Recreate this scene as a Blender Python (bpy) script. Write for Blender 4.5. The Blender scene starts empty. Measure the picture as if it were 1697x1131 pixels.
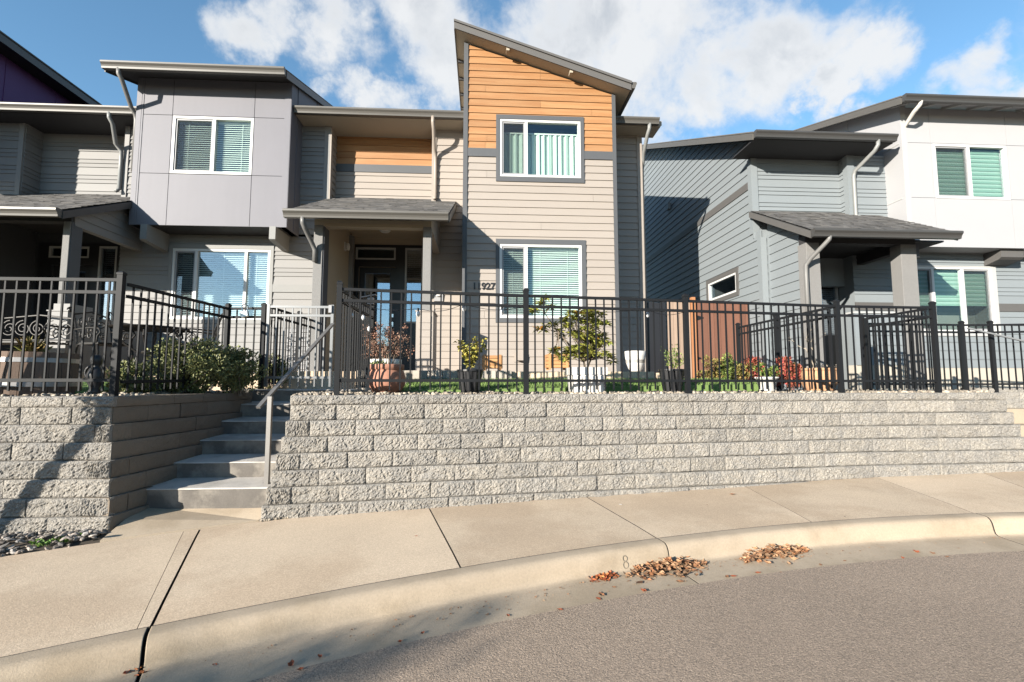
import bpy, math, random
from mathutils import Vector
random.seed(7)
R = math.radians
SC = bpy.context.scene
COL = SC.collection

# ------------------------------------------------------------------ camera, sky, sun, exposure
FPX, CXP, CYP = 815.0, 848.5, 565.5          # focal length and centre in pixels of the photograph (1697 x 1131)
EYE = 1.45                                   # camera height above the road
YAW, PITCH = R(3.4), R(4.87)
SUN_EL, SUN_AZ = R(14.8), R(43.0)            # azimuth: left of straight-behind the camera
cam_d = bpy.data.cameras.new('camera'); cam_d.sensor_width = 36; cam_d.lens = FPX / 1697 * 36
cam_d.clip_start = 0.05; cam_d.clip_end = 2000
cam = bpy.data.objects.new('camera', cam_d); COL.objects.link(cam)
cam.location = (0, 0, EYE); cam.rotation_euler = (math.pi / 2 + PITCH, 0, -YAW)
SC.camera = cam
SC.view_settings.view_transform = 'Standard'; SC.view_settings.look = 'None'
SC.view_settings.gamma = 1; SC.view_settings.exposure = 1.55
SC.view_settings.use_curve_mapping = False
SC.render.film_transparent = False
try:
    SC.cycles.max_bounces = 8; SC.cycles.transparent_max_bounces = 16
    SC.cycles.use_denoising = True
except Exception: pass

class NT:                                    # tiny node-tree helper
    def __init__(s, nt): s.nt = nt; nt.nodes.clear()
    def n(s, typ, **kw):
        x = s.nt.nodes.new(typ)
        for k, v in kw.items():
            if k.startswith('i_'):
                key = k[2:]; key = int(key) if key.isdigit() else key.replace('_', ' ')
                sock = x.inputs[key]
                if hasattr(v, 'is_output') or isinstance(v, bpy.types.NodeSocket): s.nt.links.new(v, sock)
                else: sock.default_value = v
            else: setattr(x, k, v)
        return x
    def link(s, a, b): s.nt.links.new(a, b)
    def math(s, op, a, b=0.0, c=None, clamp=False):
        x = s.nt.nodes.new('ShaderNodeMath'); x.operation = op; x.use_clamp = clamp
        for i, v in enumerate((a, b, c)):
            if v is None: continue
            if isinstance(v, bpy.types.NodeSocket): s.nt.links.new(v, x.inputs[i])
            else: x.inputs[i].default_value = v
        return x.outputs[0]
    def ramp(s, fac, a, b):                  # smoothstep
        x = s.nt.nodes.new('ShaderNodeMapRange'); x.interpolation_type = 'SMOOTHSTEP'
        s.nt.links.new(fac, x.inputs[0]); x.inputs[1].default_value = a; x.inputs[2].default_value = b
        return x.outputs[0]
    def mix(s, fac, a, b, blend='MIX'):
        x = s.nt.nodes.new('ShaderNodeMix'); x.data_type = 'RGBA'; x.blend_type = blend
        for sock, v in ((x.inputs[0], fac), (x.inputs[6], a), (x.inputs[7], b)):
            if isinstance(v, bpy.types.NodeSocket): s.nt.links.new(v, sock)
            else: sock.default_value = v if not isinstance(v, tuple) or len(v) == 4 else v + (1,)
        return x.outputs[2]

world = bpy.data.worlds.new('World'); SC.world = world; world.use_nodes = True
def build_world():
    t = NT(world.node_tree)
    tc = t.n('ShaderNodeTexCoord')
    d = t.n('ShaderNodeVectorMath', operation='NORMALIZE'); t.link(tc.outputs['Generated'], d.inputs[0])
    D = d.outputs[0]
    sky = t.n('ShaderNodeTexSky', sky_type='NISHITA', sun_disc=False, sun_elevation=SUN_EL,
              sun_rotation=math.pi + SUN_AZ, altitude=200, air_density=1.0, dust_density=0.2, ozone_density=3.0)
    hs = t.n('ShaderNodeHueSaturation'); hs.inputs['Saturation'].default_value = 1.03; hs.inputs['Hue'].default_value = 0.49
    hs.inputs['Value'].default_value = 1.8
    t.link(sky.outputs[0], hs.inputs['Color'])
    sep = t.n('ShaderNodeSeparateXYZ'); t.link(D, sep.inputs[0])
    zz = t.math('ADD', t.math('MAXIMUM', sep.outputs[2], 0.0), 0.22)
    comb = t.n('ShaderNodeCombineXYZ')
    t.link(t.math('DIVIDE', sep.outputs[0], zz), comb.inputs[0]); t.link(t.math('DIVIDE', sep.outputs[1], zz), comb.inputs[1])
    P = comb.outputs[0]
    def noise(vec, scale, det, rough, off):
        m = t.n('ShaderNodeMapping'); t.link(vec, m.inputs[0]); m.inputs[1].default_value = off
        x = t.n('ShaderNodeTexNoise'); t.link(m.outputs[0], x.inputs['Vector'])
        x.inputs['Scale'].default_value = scale; x.inputs['Detail'].default_value = det; x.inputs['Roughness'].default_value = rough
        x.inputs['Distortion'].default_value = 0.25
        return x.outputs['Fac']
    # fair-weather cumulus: a few banks of cloud given by direction, broken up by noise
    banks = [(-.50, .74, .13, .9), (-.30, .75, .16, .95), (-.10, .73, .20, 1.0), (.12, .74, .22, 1.0), (.36, .74, .22, 1.0), (.58, .75, .20, 1.0), (.80, .74, .12, .9),
             (-.22, .60, .11, .9), (-.08, .55, .13, 1.0), (.10, .58, .16, 1.0), (.30, .60, .17, 1.0), (.46, .64, .15, .9), (.36, .50, .09, .7),
             (.71, .63, .09, 1.0), (.84, .57, .10, 1.0), (.97, .57, .13, 1.0), (1.10, .56, .13, 1.0), (1.08, .68, .13, 1.0), (.62, .70, .10, .8),
             (-2.4, .5, .3, .8), (-2.0, 1.3, .3, .8), (2.1, .5, .35, .8), (1.7, .8, .3, .7), (0.2, 1.2, .35, .6), (-3.0, .6, .4, .9), (3.5, 1.0, .5, .8)]
    wn = t.n('ShaderNodeTexNoise'); t.link(D, wn.inputs['Vector']); wn.inputs['Scale'].default_value = 4.5; wn.inputs['Detail'].default_value = 7; wn.inputs['Roughness'].default_value = .6
    wv = t.n('ShaderNodeVectorMath', operation='SUBTRACT'); t.link(wn.outputs['Color'], wv.inputs[0]); wv.inputs[1].default_value = (.5, .5, .5)
    ws = t.n('ShaderNodeVectorMath', operation='SCALE'); t.link(wv.outputs[0], ws.inputs[0]); ws.inputs[3].default_value = .42
    wa = t.n('ShaderNodeVectorMath', operation='ADD'); t.link(D, wa.inputs[0]); t.link(ws.outputs[0], wa.inputs[1]); DW = wa.outputs[0]
    tot = None
    for (ax, el, r, w) in banks:
        v = Vector((ax, 1.0, el)).normalized()
        dt = t.n('ShaderNodeVectorMath', operation='DISTANCE'); t.link(DW, dt.inputs[0]); dt.inputs[1].default_value = v
        k = t.math('MULTIPLY', t.math('SUBTRACT', 1.0, t.ramp(dt.outputs['Value'], r * .15, r * 1.0)), w)
        tot = k if tot is None else t.math('MAXIMUM', tot, k)
    n1 = noise(D, 5.0, 12, .60, (3.1, 1.2, .4))
    n1b = noise(D, 5.0, 12, .60, (3.1 + .03, 1.2 + .02, .4 - .05))
    dens = t.math('ADD', t.math('MULTIPLY', tot, .47), n1)
    densb = t.math('ADD', t.math('MULTIPLY', tot, .47), n1b)
    cov = t.ramp(dens, .63, .98)
    lit = t.ramp(t.math('SUBTRACT', dens, densb), -.10, .10)
    thick = t.ramp(dens, .86, 1.15)
    shade = t.math('MULTIPLY', t.math('SUBTRACT', 1.0, lit), thick)
    ccol = t.mix(shade, (6.1, 6.2, 6.3), (3.7, 4.0, 4.4))
    col = t.mix(t.math('MULTIPLY', cov, .95), hs.outputs[0], ccol)
    bg = t.n('ShaderNodeBackground'); t.link(col, bg.inputs[0]); bg.inputs[1].default_value = 0.050
    out = t.n('ShaderNodeOutputWorld'); t.link(bg.outputs[0], out.inputs[0])
build_world()
sun_d = bpy.data.lights.new('sun', 'SUN'); sun_d.energy = 5.0; sun_d.angle = R(0.5); sun_d.color = (1.0, .93, .82)
sun = bpy.data.objects.new('sun', sun_d); COL.objects.link(sun)
SDIR = Vector((math.sin(SUN_AZ) * math.cos(SUN_EL), math.cos(SUN_AZ) * math.cos(SUN_EL), -math.sin(SUN_EL)))  # where light travels
sun.rotation_euler = SDIR.to_track_quat('-Z', 'Y').to_euler(); sun.location = (-20, -25, 12)

# ------------------------------------------------------------------ photogrammetry: photo pixel -> point of the place
_rt = Vector((math.cos(YAW), -math.sin(YAW), 0)); _h = Vector((math.sin(YAW), math.cos(YAW), 0))
_F = _h * math.cos(PITCH) + Vector((0, 0, math.sin(PITCH))); _U = -_h * math.sin(PITCH) + Vector((0, 0, math.cos(PITCH)))
_C = Vector((0, 0, EYE))
def ray(px, py): return _F + _rt * ((px - CXP) / FPX) + _U * ((CYP - py) / FPX)
def at(px, py, Y): d = ray(px, py); return _C + d * (Y / d.y)           # on a plane facing the street at depth Y
def aX(px, py, X): d = ray(px, py); return _C + d * (X / d.x)           # on a side wall
def onz(px, py, z): d = ray(px, py); return _C + d * ((z - EYE) / d.z)
def dep(px, py, zc): return _C + ray(px, py) * zc
def onplane(px, py, z0, a, b, X0=0, Y0=0):                               # z = z0 + a (X-X0) + b (Y-Y0)
    d = ray(px, py); t = (z0 - a * X0 - b * Y0 - EYE) / (d.z - a * d.x - b * d.y); return _C + d * t
def uX(px, py, Y): return at(px, py, Y).x
def uZ(px, py, Y): return at(px, py, Y).z

# ------------------------------------------------------------------ materials
MATS = {}
ALB = .69                                     # measured photo brightness -> base colour at this exposure
KEEP = {'concrete': .70, 'curb_concrete': .73, 'gutter_pan': .78, 'asphalt': .76, 'river_rock': .52, 'turf': .8, 'dry_leaf': .85, 'red_leaf': .85, 'block': .76, 'step_concrete': 1.05, 'step_riser': .9, 'bush_leaf': .58, 'fence_wood': .6}
def mat(name, col, rough=.7, var=.10, scale=5, fine=.06, fscale=60, bump=0, bscale=120, bdist=.004, metal=0, rnd=0, isl=0,
        col2=None, stretch=(1, 1, 1), spec=.4, detail=5, streak=0, bump2=0, bscale2=20, speck=0, sscale=120):
    kf = KEEP.get(name, ALB if metal < .9 else 1); col = tuple(c * kf for c in col); col2 = tuple(c * kf for c in col2) if col2 else None
    m = bpy.data.materials.new(name); m.use_nodes = True; t = NT(m.node_tree)
    tc = t.n('ShaderNodeTexCoord'); oi = t.n('ShaderNodeObjectInfo')
    mp = t.n('ShaderNodeMapping'); t.link(tc.outputs['Object'], mp.inputs[0]); mp.inputs[3].default_value = stretch
    sh = t.n('ShaderNodeVectorMath', operation='SCALE'); sh.inputs[0].default_value = (13.7, 7.1, 3.3); t.link(oi.outputs['Random'], sh.inputs[3])
    ad = t.n('ShaderNodeVectorMath', operation='ADD'); t.link(mp.outputs[0], ad.inputs[0]); t.link(sh.outputs[0], ad.inputs[1])
    V = ad.outputs[0]
    def noise(s, det=detail, rg=.6):
        x = t.n('ShaderNodeTexNoise'); t.link(V, x.inputs['Vector']); x.inputs['Scale'].default_value = s
        x.inputs['Detail'].default_value = det; x.inputs['Roughness'].default_value = rg; return x.outputs['Fac']
    val = t.math('ADD', 1.0, t.math('MULTIPLY', t.math('SUBTRACT', noise(scale), .5), var * 2))
    if fine: val = t.math('ADD', val, t.math('MULTIPLY', t.math('SUBTRACT', noise(fscale, 3, .7), .5), fine * 4))
    if streak:
        m2 = t.n('ShaderNodeMapping'); t.link(tc.outputs['Object'], m2.inputs[0]); m2.inputs[3].default_value = (9, 9, .7)
        x = t.n('ShaderNodeTexNoise'); t.link(m2.outputs[0], x.inputs['Vector']); x.inputs['Scale'].default_value = 1.0; x.inputs['Detail'].default_value = 6
        val = t.math('ADD', val, t.math('MULTIPLY', t.math('SUBTRACT', x.outputs['Fac'], .5), streak * 2))
    if speck:
        x = t.n('ShaderNodeTexVoronoi'); t.link(V, x.inputs['Vector']); x.inputs['Scale'].default_value = sscale; sx = t.n('ShaderNodeSeparateColor'); t.link(x.outputs['Color'], sx.inputs[0])
        val = t.math('ADD', val, t.math('MULTIPLY', t.math('SUBTRACT', t.math('POWER', sx.outputs[0], 1.6), .385), speck * 2))
    if rnd: val = t.math('ADD', val, t.math('MULTIPLY', t.math('SUBTRACT', oi.outputs['Random'], .5), rnd * 2))
    base = col + (1,)
    if isl or (col2 and not isl and isl is not False):
        g = t.n('ShaderNodeNewGeometry')
        if isl: val = t.math('ADD', val, t.math('MULTIPLY', t.math('SUBTRACT', g.outputs['Random Per Island'], .5), isl * 2))
    if col2:
        fac = g.outputs['Random Per Island'] if isl else t.ramp(noise(scale * .6), .42, .6)
        if isl: fac = t.math('FRACT', t.math('MULTIPLY', fac, 7.31))
        base = t.mix(fac, col, col2)
    c = t.mix(1.0, base, (1, 1, 1), 'MULTIPLY')
    vm = t.n('ShaderNodeVectorMath', operation='SCALE'); t.link(c, vm.inputs[0]); t.link(val, vm.inputs[3])
    p = t.n('ShaderNodeBsdfPrincipled'); t.link(vm.outputs[0], p.inputs['Base Color'])
    p.inputs['Roughness'].default_value = rough; p.inputs['Metallic'].default_value = metal
    p.inputs['Specular IOR Level'].default_value = spec
    if bump:
        b = t.n('ShaderNodeBump'); b.inputs['Strength'].default_value = bump; b.inputs['Distance'].default_value = bdist
        hgt = noise(bscale, 6, .65)
        if bump2: hgt = t.math('ADD', hgt, t.math('MULTIPLY', noise(bscale2, 4, .6), bump2))
        t.link(hgt, b.inputs['Height']); t.link(b.outputs[0], p.inputs['Normal'])
    o = t.n('ShaderNodeOutputMaterial'); t.link(p.outputs[0], o.inputs[0])
    MATS[name] = m; return m
def glass_mat(name, tint=(.92, .985, .965), refl=.055, k=.9):
    m = bpy.data.materials.new(name); m.use_nodes = True; t = NT(m.node_tree)
    tr = t.n('ShaderNodeBsdfTransparent'); tr.inputs[0].default_value = tint + (1,)
    gl = t.n('ShaderNodeBsdfGlossy'); gl.inputs['Roughness'].default_value = .015; gl.inputs['Color'].default_value = (.86, .93, 1, 1)
    lw_ = t.n('ShaderNodeLayerWeight'); lw_.inputs[0].default_value = .5
    fac = t.math('ADD', t.math('MULTIPLY', t.math('POWER', lw_.outputs['Facing'], 5.0), k), refl, clamp=True)
    mx = t.n('ShaderNodeMixShader'); t.link(fac, mx.inputs[0]); t.link(tr.outputs[0], mx.inputs[1]); t.link(gl.outputs[0], mx.inputs[2])
    o = t.n('ShaderNodeOutputMaterial'); t.link(mx.outputs[0], o.inputs[0]); MATS[name] = m; return m

mat('tan_siding', (.33,.289,.254), .62, .04, 3, .02, 90, .25, 160, .002, rnd=.03, stretch=(1, 1, 3))
mat('orange_siding', (.34,.165,.066), .55, .10, 4, .05, 40, .3, 140, .002, rnd=.10, stretch=(.5, .5, 6), col2=(.37, .195, .085))
mat('grey_siding', (.235,.23,.225), .62, .04, 3, .02, 90, .25, 160, .002, rnd=.03, stretch=(1, 1, 3))
mat('green_grey_siding', (.22,.245,.26), .62, .04, 3, .02, 90, .25, 160, .002, rnd=.03, stretch=(1, 1, 3))
mat('slate_trim', (.082,.086,.093), .55, .06, 4, .03, 80, .2, 150, .002)
mat('grey_trim', (.22,.22,.215), .6, .05, 4, .03, 80, .2, 150, .002)
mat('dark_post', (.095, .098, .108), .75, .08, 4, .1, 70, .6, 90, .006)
mat('stucco_post', (.21,.205,.20), .85, .05, 4, .12, 60, .7, 90, .006)
mat('lavender_panel', (.150,.148,.172), .6, .07, 1.6, .02, 120, .15, 200, .002, streak=.05)
mat('purple_panel', (.13,.05,.17), .6, .06, 2, .02, 120, .15, 200, .002)
mat('white_panel', (.40,.398,.41), .6, .03, 2, .015, 120, .1, 200, .002)
mat('white_trim', (.44,.438,.43), .55, .03, 5, .015, 90)
mat('vinyl_frame', (.64,.64,.63), .35, .02, 5, 0)
mat('tan_stucco', (.44,.36,.26), .8, .04, 3, .03, 60, .25, 120, .003)
mat('gutter_metal', (.105,.098,.088), .45, .06, 4, .02, 60, metal=0, streak=.04)
mat('dark_gutter', (.062,.06,.058), .45, .06, 4, .02, 60)
mat('fascia_grey', (.105,.10,.096), .6, .06, 4, .03, 60)
mat('soffit_tan', (.42, .36, .28), .75, .05, 4, .02, 60)
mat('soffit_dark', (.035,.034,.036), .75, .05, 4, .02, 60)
mat('shingles', (.125,.118,.112), .95, .1, 8, .16, 110, .6, 160, .006, isl=.38, col2=(.095, .092, .092))
mat('roof_deck', (.05,.05,.05), .9)
mat('downspout_tan', (.31,.265,.225), .45, .04, 4, .02, 60)
mat('downspout_grey', (.23,.235,.23), .45, .04, 4, .02, 60)
mat('downspout_white', (.52,.50,.465), .4, .04, 4, .02, 60)
mat('downspout_dark', (.17, .165, .16), .45, .04, 4, .02, 60)
mat('door_dark', (.018, .018, .021), .4, .05, 4, .02, 60)
mat('blind', (.78, .78, .73), .55, .02, 4, 0)
mat('curtain', (.62, .68, .62), .85, .05, 6, .02, 60)
mat('zebra_shade', (.23,.33,.28), .8, .04, 6, .02, 60)
mat('zebra_shade_light', (.36,.45,.40), .8, .04, 6, .02, 60)
mat('room', (.16, .15, .14), .9)
mat('steel', (.55, .56, .57), .25, .03, 5, .02, metal=1.0)
mat('black_metal', (.009,.010,.011), .5, .10, 6, .03, 60, spec=.3)
mat('fence_metal', (.011,.012,.014), .62, .15, 6, .05, 70, spec=.2)
mat('silver_metal', (.20,.205,.21), .38, .12, 6, .05, 70, metal=.45)
mat('iron', (.016,.013,.011), .5, .2, 12, .1, 60, spec=.3)
mat('block', (.38,.35,.308), .95, .12, 7, .14, 55, 1.0, 70, .034, rnd=.09, col2=(.325,.305,.278), bump2=.7, bscale2=28, speck=.18, sscale=130)
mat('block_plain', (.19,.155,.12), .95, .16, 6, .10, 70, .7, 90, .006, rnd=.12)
mat('concrete', (.665,.525,.38), .9, .16, 1.3, .08, 75, .5, 110, .004, rnd=.06, speck=.16, sscale=170, col2=(.57, .435, .305))
mat('curb_concrete', (.42,.34,.25), .9, .17, 2.3, .11, 70, .5, 110, .004, rnd=.03, col2=(.34, .27, .19))
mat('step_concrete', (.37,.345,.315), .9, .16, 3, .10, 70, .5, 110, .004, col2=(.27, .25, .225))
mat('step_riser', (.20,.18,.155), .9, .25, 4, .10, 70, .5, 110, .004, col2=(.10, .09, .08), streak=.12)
mat('old_concrete', (.40, .33, .245), .9, .2, 3, .10, 70, .5, 110, .004)
mat('gutter_pan', (.5,.4,.3), .9, .16, 2.5, .12, 70, .6, 110, .005, col2=(.45, .38, .30))
mat('asphalt', (.352,.272,.207), .95, .24, .6, .14, 60, 1.0, 95, .012, detail=8, bump2=.4, bscale2=45, speck=.29, sscale=165)
mat('soil', (.07, .055, .04), 1, .3, 6, .2, 60)
mat('joint', (.05, .043, .036), 1, .2, 8)
mat('ground', (.10, .095, .07), 1, .3, .3)
mat('river_rock', (.42,.34,.275), .75, .2, 9, .1, 40, .3, 60, .004, isl=.6, col2=(.27, .26, .25))
mat('pale_gravel', (.42, .36, .28), .85, .2, 9, .1, 40, .3, 60, .004, isl=.5, col2=(.30, .25, .20))
mat('turf', (.135,.205,.062), .9, .2, 6, .1, 60, isl=.45, col2=(.19, .28, .075))
mat('dry_leaf', (.27,.115,.05), .8, .2, 20, .1, 60, isl=.6, col2=(.37, .235, .135))
mat('red_leaf', (.33, .075, .03), .8, .2, 20, .1, 60, isl=.5, col2=(.40, .16, .05))
mat('terracotta', (.40, .19, .125), .8, .12, 5, .08, 50, .3, 60, .003)
mat('pale_terracotta', (.52, .29, .16), .85, .12, 5, .08, 50, .3, 60, .003)
mat('white_pot', (.72, .69, .65), .6, .05, 5, .03, 50)
mat('black_pot', (.022, .022, .024), .4, .1, 5, .03, 50)
mat('barrel_wood', (.17, .115, .085), .8, .16, 3, .08, 40, .5, 60, .004, stretch=(3, 3, .6), rnd=.16)
mat('barrel_hoop', (.42, .41, .41), .45, .15, 6, .06, 60, metal=.6)
mat('crate_wood', (.46, .24, .10), .8, .18, 4, .08, 40, .3, 60, .003, rnd=.15)
mat('fence_wood', (.19,.085,.055), .85, .16, 4, .08, 40, .4, 70, .003, stretch=(4, 4, .7), rnd=.16)
mat('fence_wood_grey', (.31,.225,.17), .85, .16, 4, .08, 40, .4, 70, .003, stretch=(4, 4, .7), rnd=.14)
mat('fence_wood_new', (.38,.17,.075), .8, .12, 4, .08, 40, .4, 70, .003, stretch=(4, 4, .7))
mat('bark', (.20, .155, .115), .9, .2, 12, .1, 60, .5, 60, .004)
mat('twig_pale', (.45, .38, .30), .9, .2, 12)
mat('bush_leaf', (.15,.18,.05), .6, .2, 8, 0, isl=.5, col2=(.33, .33, .14), spec=.5)
mat('rhodo_leaf', (.20,.25,.05), .5, .2, 8, 0, isl=.4, col2=(.50, .47, .10), spec=.5)
mat('yellow_leaf', (.42, .33, .055), .6, .2, 8, 0, isl=.4, col2=(.30, .30, .06))
mat('orange_leaf', (.55,.27,.05), .6, .2, 8, 0, isl=.4)
mat('green_leaf', (.11, .18, .035), .6, .2, 8, 0, isl=.4, col2=(.23, .27, .06))
mat('nandina_green', (.16, .19, .035), .6, .2, 8, 0, isl=.4, col2=(.33, .19, .07))
mat('nandina_red', (.48,.075,.075), .6, .2, 8, 0, isl=.45, col2=(.30, .13, .05))
mat('dead_flower', (.30, .13, .085), .9, .2, 8, 0, isl=.5, col2=(.42, .29, .21))
mat('weed', (.14, .26, .03), .7, .2, 8, 0, isl=.4, col2=(.09, .17, .03))
mat('number_black', (.012, .012, .014), .4)
mat('lamp_white', (.8, .78, .74), .4)
mat('solar_black', (.02, .02, .025), .2)
mat('bulb', (.72, .73, .74), .1, spec=.8)
mat('plastic_grey', (.30, .30, .31), .5)
mat('foundation', (.46, .42, .355), .9, .1, 3, .06, 60, .3, 100, .003)
mat('paver', (.43, .385, .33), .9, .14, 4, .1, 60, .4, 90, .004, rnd=.12)
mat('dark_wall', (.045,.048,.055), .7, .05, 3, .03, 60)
mat('stamp', (.26,.215,.16), .95)
def screen_mat():
    m = bpy.data.materials.new('insect_screen'); m.use_nodes = True; t = NT(m.node_tree)
    a = t.n('ShaderNodeBsdfTransparent'); b = t.n('ShaderNodeBsdfDiffuse'); b.inputs[0].default_value = (.03, .032, .036, 1)
    x = t.n('ShaderNodeMixShader'); x.inputs[0].default_value = .20; t.link(a.outputs[0], x.inputs[1]); t.link(b.outputs[0], x.inputs[2])
    o = t.n('ShaderNodeOutputMaterial'); t.link(x.outputs[0], o.inputs[0]); MATS['screen'] = m
screen_mat()
glass_mat('glass'); glass_mat('glass_tinted', (.90, .97, .985), .12); glass_mat('glass_dark', (.75, .80, .82), .04); glass_mat('glass_mirror', (.6, .65, .70), .26)
M = MATS

# ------------------------------------------------------------------ object helpers
def tag(o, label=None, cat=None, group=None, kind=None):
    for k, v in (('label', label), ('category', cat), ('group', group), ('kind', kind)):
        if v: o[k] = v
    return o
def wl(o):
    v = Vector((0, 0, 0))
    while o is not None: v = v + o.location; o = o.parent
    return v
def thing(name, label, cat, loc=(0, 0, 0), group=None):
    o = bpy.data.objects.new(name, None); COL.objects.link(o); o.location = loc; o.empty_display_size = .2
    return tag(o, label, cat, group)
class MB:
    def __init__(s): s.v = []; s.f = []
    def add(s, vs, fs):
        b = len(s.v); s.v += [tuple(v) for v in vs]; s.f += [tuple(i + b for i in f) for f in fs]; return s
    def box(s, x0, y0, z0, x1, y1, z1):
        x0, x1 = min(x0, x1), max(x0, x1); y0, y1 = min(y0, y1), max(y0, y1); z0, z1 = min(z0, z1), max(z0, z1)
        return s.hexa([(x0, y0, z0), (x1, y0, z0), (x1, y1, z0), (x0, y1, z0), (x0, y0, z1), (x1, y0, z1), (x1, y1, z1), (x0, y1, z1)])
    def hexa(s, p): return s.add(p, [(3, 2, 1, 0), (4, 5, 6, 7), (0, 1, 5, 4), (1, 2, 6, 5), (2, 3, 7, 6), (3, 0, 4, 7)])
    def prism(s, front, back):               # two matching point loops
        n = len(front)
        return s.add(list(front) + list(back), [tuple(range(n)), tuple(range(2 * n - 1, n - 1, -1))] +
                     [(i, n + i, n + (i + 1) % n, (i + 1) % n) for i in range(n)])
    def bar(s, a, b, w, h, up=(0, 0, 1)):
        a, b = Vector(a), Vector(b); d = (b - a).normalized(); u = Vector(up)
        if abs(d.dot(u)) > .98: u = Vector((0, 1, 0))
        r = d.cross(u).normalized() * (w / 2); u = r.cross(d).normalized() * (h / 2)
        return s.hexa([a - r - u, a + r - u, b + r - u, b - r - u, a - r + u, a + r + u, b + r + u, b - r + u])
    def tube(s, pts, r, n=6):
        pts = [Vector(p) for p in pts]; rr = r if isinstance(r, (list, tuple)) else [r] * len(pts)
        b = len(s.v); pu = None
        for i, p in enumerate(pts):
            d = (pts[min(i + 1, len(pts) - 1)] - pts[max(i - 1, 0)])
            d = d.normalized() if d.length > 1e-9 else Vector((0, 0, 1))
            u = pu - d * pu.dot(d) if pu else (Vector((0, 0, 1)) if abs(d.z) < .9 else Vector((0, 1, 0))).cross(d)
            u = u.normalized() if u.length > 1e-6 else Vector((1, 0, 0)); pu = u; w = d.cross(u)
            for k in range(n):
                a = 2 * math.pi * (k + .5) / n; s.v.append(tuple(p + (u * math.cos(a) + w * math.sin(a)) * rr[i]))
        for i in range(len(pts) - 1):
            for k in range(n):
                k2 = (k + 1) % n; s.f.append((b + i * n + k, b + i * n + k2, b + (i + 1) * n + k2, b + (i + 1) * n + k))
        s.f.append(tuple(b + k for k in range(n - 1, -1, -1))); e = b + (len(pts) - 1) * n; s.f.append(tuple(e + k for k in range(n)))
        return s
    def lathe(s, prof, c, n=28, flute=0, nf=0):
        b = len(s.v)
        for (r, z) in prof:
            for k in range(n):
                a = 2 * math.pi * k / n; q = r * (1 + (flute * (1 if (k * nf * 2 // n) % 2 else -1) if nf and r > .02 else 0))
                s.v.append((c[0] + q * math.cos(a), c[1] + q * math.sin(a), c[2] + z))
        for i in range(len(prof) - 1):
            for k in range(n):
                k2 = (k + 1) % n; s.f.append((b + i * n + k, b + i * n + k2, b + (i + 1) * n + k2, b + (i + 1) * n + k))
        s.f.append(tuple(b + k for k in range(n - 1, -1, -1))); e = b + (len(prof) - 1) * n; s.f.append(tuple(e + k for k in range(n)))
        return s
    def build(s, name, m, parent=None, smooth=False, bevel=0, kind=None):
        me = bpy.data.meshes.new(name)
        if parent is not None: o0 = wl(parent)
        else:
            xs = [v[0] for v in s.v]; ys = [v[1] for v in s.v]; zs = [v[2] for v in s.v]
            o0 = Vector(((min(xs) + max(xs)) / 2, (min(ys) + max(ys)) / 2, min(zs)))
        me.from_pydata([(v[0] - o0.x, v[1] - o0.y, v[2] - o0.z) for v in s.v], [], s.f)
        me.materials.append(M[m] if isinstance(m, str) else m)
        if smooth: me.polygons.foreach_set('use_smooth', [True] * len(me.polygons))
        me.update()
        o = bpy.data.objects.new(name, me); COL.objects.link(o)
        if parent is not None: o.parent = parent
        else: o.location = o0
        if bevel:
            b = o.modifiers.new('bevel', 'BEVEL'); b.width = bevel; b.segments = 2; b.limit_method = 'ANGLE'
        if kind: o['kind'] = kind
        return o
def inst(name, me, parent, loc, rot=0, scale=None):
    o = bpy.data.objects.new(name, me); COL.objects.link(o); o.parent = parent
    o.location = Vector(loc) - wl(parent) if parent else loc; o.rotation_euler = (0, 0, rot)
    if scale: o.scale = scale
    return o
def mesh_of(mb, name, m, smooth=False):
    me = bpy.data.meshes.new(name); me.from_pydata(mb.v, [], mb.f); me.materials.append(M[m])
    if smooth: me.polygons.foreach_set('use_smooth', [True] * len(me.polygons))
    me.update(); return me

# wall frames: (u, z, d) -> point, d = distance outward from the wall face
def front(Y): return lambda u, z, d: (u, Y - d, z)
def left_face(X): return lambda u, z, d: (X - d, u, z)     # faces -X, u runs along Y
def right_face(X): return lambda u, z, d: (X + d, u, z)
def cut(rects, hole):
    a0, a1, b0, b1 = hole; out = []
    for (u0, u1, z0, z1) in rects:
        if u1 <= a0 or u0 >= a1 or z1 <= b0 or z0 >= b1: out.append((u0, u1, z0, z1)); continue
        if u0 < a0: out.append((u0, a0, z0, z1))
        if u1 > a1: out.append((a1, u1, z0, z1))
        m0, m1 = max(u0, a0), min(u1, a1)
        if z0 < b0: out.append((m0, m1, z0, b0))
        if z1 > b1: out.append((m0, m1, b1, z1))
    return out
def clip_poly(poly, hp):                     # keep a*u + b*z <= c
    a, b, c = hp; out = []
    for i in range(len(poly)):
        p, q = poly[i], poly[(i + 1) % len(poly)]
        fp, fq = a * p[0] + b * p[1] - c, a * q[0] + b * q[1] - c
        if fp <= 0: out.append(p)
        if (fp < 0 < fq) or (fq < 0 < fp):
            s = fp / (fp - fq); out.append((p[0] + (q[0] - p[0]) * s, p[1] + (q[1] - p[1]) * s))
    return out
def slab_from(mb, fr, rects, clips, dfront, dback):
    for (u0, u1, z0, z1) in rects:
        if u1 - u0 < 1e-4 or z1 - z0 < 1e-4: continue
        poly = [(u0, z0), (u1, z0), (u1, z1), (u0, z1)]
        for hp in clips:
            poly = clip_poly(poly, hp)
            if len(poly) < 3: break
        if len(poly) < 3: continue
        df = dfront if callable(dfront) else (lambda z: dfront)
        mb.prism([fr(u, z, df(z)) for u, z in poly], [fr(u, z, dback) for u, z in poly])
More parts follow.
